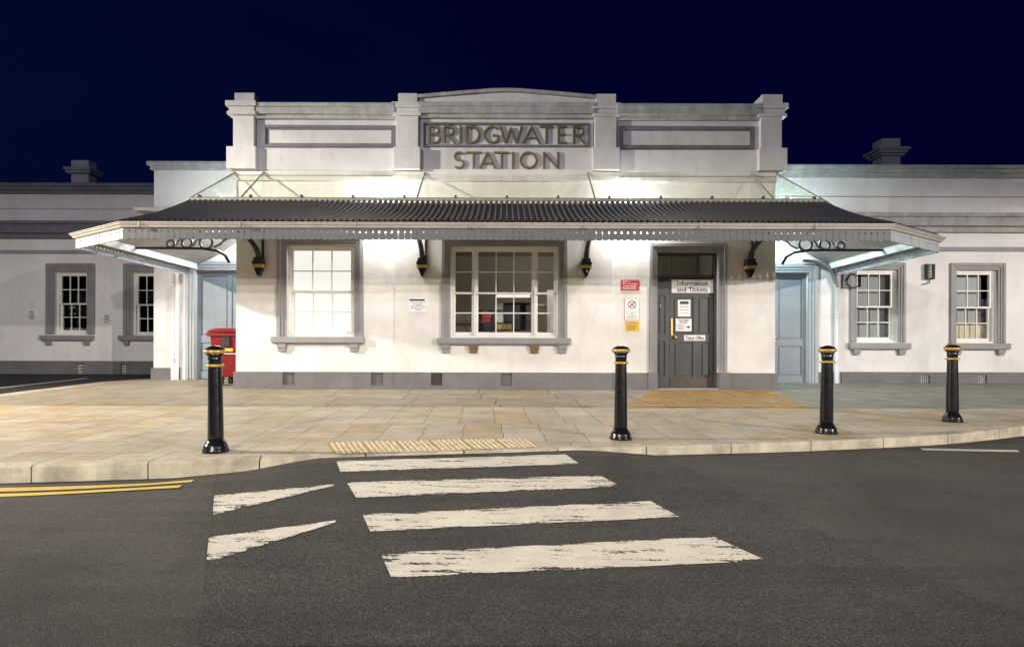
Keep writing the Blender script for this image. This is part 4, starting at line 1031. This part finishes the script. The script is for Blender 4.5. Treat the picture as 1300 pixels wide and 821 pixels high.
thing_box('white_cabinet', [('body', bx(694, 708, 13.7, 14.1, 368, 430), M['signwhite']), ('shelf', bx(682, 694, 13.75, 14.1, 386, 388), M['signwhite'])], 'tall white cabinet at the right of the ticket office', 'cabinet')
thing_box('strip_light', [('diffuser', bx(629, 673, 14.6, 14.75, 371, 377), M['blind'])], 'bright strip under a shelf at the back of the ticket office', 'light')
yb = YR+.36
for k, (h, m) in enumerate(((rh[0], M['curtain']), (rh[1], M['curtain']))):
    a, b = h[0], h[1]
    q = MB()
    if k == 0: q.box(a+.32, b+.30, yb, yb+.01, h[2], h[3]); q.box(a, a+.318, yb, yb+.01, h[2], h[3]-.36)
    else: q.box(a, b-.10, yb, yb+.01, h[2]+.45, h[3])
    o = q.build('window_blind', m); tag(o, 'grey drawn blind behind the sash window ' + ('next to the coiled cable' if k == 0 else 'with the pale net'), 'blind')
o = MB().box(rh[1][0], rh[1][1], yb-.05, yb-.04, rh[1][2], rh[1][2]+.47).build('net_curtain', M['warmblind']); tag(o, 'pale cream net across the bottom panes of the far window', 'net curtain')
yb = YL+.34; xl = lambda px: fx(px, yb); z = lambda py: fz(py, yb)
pp = MB().box(xl(86), xl(97), yb, yb+.01, z(406), z(388)).build('window_card', M['screen']); tag(pp, 'dark card with two pale stars in the left sash window', 'card')
MB().box(xl(88), xl(95.5), yb-.004, yb-.001, z(393), z(390)).build('band', M['curtain'], pp)
for cxp in (90.3, 95):
    cx, cz = xl(cxp), z(400); q = MB(); q.xz([(cx+(.035 if k % 2 == 0 else .016)*math.sin(k*math.pi/5), cz+(.035 if k % 2 == 0 else .016)*math.cos(k*math.pi/5)) for k in range(10)], yb-.006, yb-.001); q.build('star', M['warmblind'], pp)
o = MB().box(xl(76), xl(98), yb+.2, yb+.4, z(424), z(417.5)).build('paper_stack', M['curtain']); tag(o, 'grey pile of papers behind the bottom panes of the left sash window', 'papers')

# ================================================================== light
def light(name, kind, loc, energy, col, size=.1, aim=None, cone=None, blend=.4):
    l = bpy.data.lights.new(name, kind); l.energy = energy; l.color = col
    if kind in ('POINT', 'SPOT'): l.shadow_soft_size = size
    if kind == 'AREA': l.shape = 'RECTANGLE'; l.size = size[0]; l.size_y = size[1]
    if kind == 'SPOT': l.spot_size = rad(cone); l.spot_blend = blend
    o = bpy.data.objects.new(name, l); o.location = loc; COL.objects.link(o)
    if aim is not None: o.rotation_euler = (Vector(aim)-Vector(loc)).to_track_quat('-Z', 'Y').to_euler()
    return o
CUT = dict(cone=178, blend=.13)          # street lanterns with a flat cut-off
def lantern(x, y, z, e, col, size=.15, blend=.13): light('street_and_fill_light', 'SPOT', (x, y, z), e, col, size, (x, y, 0), 178, blend)
lantern(-4.5, -8.0, 6.6, 4300, (1.0, .90, .77), .25, .15)
light('street_and_fill_light', 'SPOT', (6.2, -15, 5.5), 6300, (1.0, .93, .83), .2, (6.2, -15, 0), 180, .10)
lantern(20, -9, 5.7, 18500, (1.0, .92, .86), .15)
light('street_and_fill_light', 'SPOT', (-14, 6.2, 5.2), 9000, (1.0, .91, .77), .15, (-5.5, 9.3, .75), 74, .5)
light('street_and_fill_light', 'POINT', (-7, -7, 7.5), 3100, (.78, .83, 1.0), .3)  # added cool fill to lift the parapet, stands for no known lamp
for xx in (-2.45, 2.45): light('canopy_lamp_light', 'AREA', (xx, YF-.24, 3.44), 38, (1.0, .97, .92), (1.0, .1), (xx, 10.5, 0.0))
for xx in (-2.45, 2.45): light('canopy_lamp_light', 'POINT', (xx, YF-.22, 3.56), 80, (.97, .99, 1.0), .06)
light('canopy_lamp_light', 'POINT', (x1+.45, 12.9, 3.62), 170, (.74, .95, 1.0), .08)
light('canopy_lamp_light', 'POINT', (x0-.45, 13.1, 3.62), 170, (.86, .93, 1.0), .08)
light('room_light', 'POINT', (1.75, 13.1, 2.9), 52, (1.0, .93, .8), .2)
light('room_light', 'POINT', (2.45, 13.1, 2.9), 24, (1.0, .93, .8), .2)

w = bpy.data.worlds.new('World'); scene.world = w; w.use_nodes = True
nt = w.node_tree; bg = nt.nodes['Background']; out = nt.nodes['World Output']
sky = nt.nodes.new('ShaderNodeTexSky'); sky.sky_type = 'NISHITA'; sky.sun_disc = False; sky.sun_elevation = rad(-7); sky.sun_rotation = rad(200)
nt.links.new(sky.outputs['Color'], bg.inputs['Color']); bg.inputs['Strength'].default_value = .10
bg2 = nt.nodes.new('ShaderNodeBackground'); bg2.inputs['Strength'].default_value = 1.0
wt = nt.nodes.new('ShaderNodeTexCoord'); wm = N(nt, 'ShaderNodeMapping'); wm.inputs['Scale'].default_value = (1, 1, 2.2); L(nt, wt, 'Generated', wm, 'Vector')
wn = N(nt, 'ShaderNodeTexNoise', Scale=1.6, Detail=4.0, Roughness=.5); L(nt, wm, 'Vector', wn, 'Vector')
ws = nt.nodes.new('ShaderNodeSeparateXYZ'); L(nt, wt, 'Generated', ws, 'Vector')
wx = N(nt, 'ShaderNodeMath', operation='MULTIPLY_ADD'); wx.inputs[1].default_value = -.55; L(nt, ws, 'X', wx, 0); L(nt, wn, 'Fac', wx, 2)
wr = ramp(nt, [(.15, (.0007, .0008, .0185)), (.55, (.0008, .0010, .021)), (.95, (.0007, .0036, .021))]); L(nt, wx, 'Value', wr, 'Fac'); L(nt, wr, 'Color', bg2, 'Color')
ad = nt.nodes.new('ShaderNodeAddShader'); nt.links.new(bg.outputs[0], ad.inputs[0]); nt.links.new(bg2.outputs[0], ad.inputs[1]); nt.links.new(ad.outputs[0], out.inputs['Surface'])

# ================================================================== camera and render
cam = bpy.data.cameras.new('camera'); co = bpy.data.objects.new('camera', cam); COL.objects.link(co); scene.camera = co
cam.sensor_fit = 'HORIZONTAL'; cam.sensor_width = 36.0; cam.lens = FPX/1300*36.0
cam.shift_x = (650-VX)/1300; cam.shift_y = (VY-410.5)/1300
cam.clip_start = .05; cam.clip_end = 2000
co.matrix_world = Matrix.Translation((0, 0, CAMZ)) @ Matrix.Rotation(rad(90), 4, 'X') @ Matrix.Rotation(ROLL, 4, 'Z')
scene.view_settings.view_transform = 'Standard'; scene.view_settings.look = 'None'; scene.view_settings.exposure = 0; scene.view_settings.gamma = 1
scene.render.engine = 'CYCLES'; cy = scene.cycles
cy.use_denoising = True
try: cy.denoiser = 'OPENIMAGEDENOISE'
except Exception: pass
cy.max_bounces = 8; cy.diffuse_bounces = 4; cy.glossy_bounces = 3; cy.transmission_bounces = 4; cy.transparent_max_bounces = 16
cy.sample_clamp_indirect = 6.0; cy.caustics_reflective = False; cy.caustics_refractive = False
scene.render.resolution_x = 1024; scene.render.resolution_y = 646
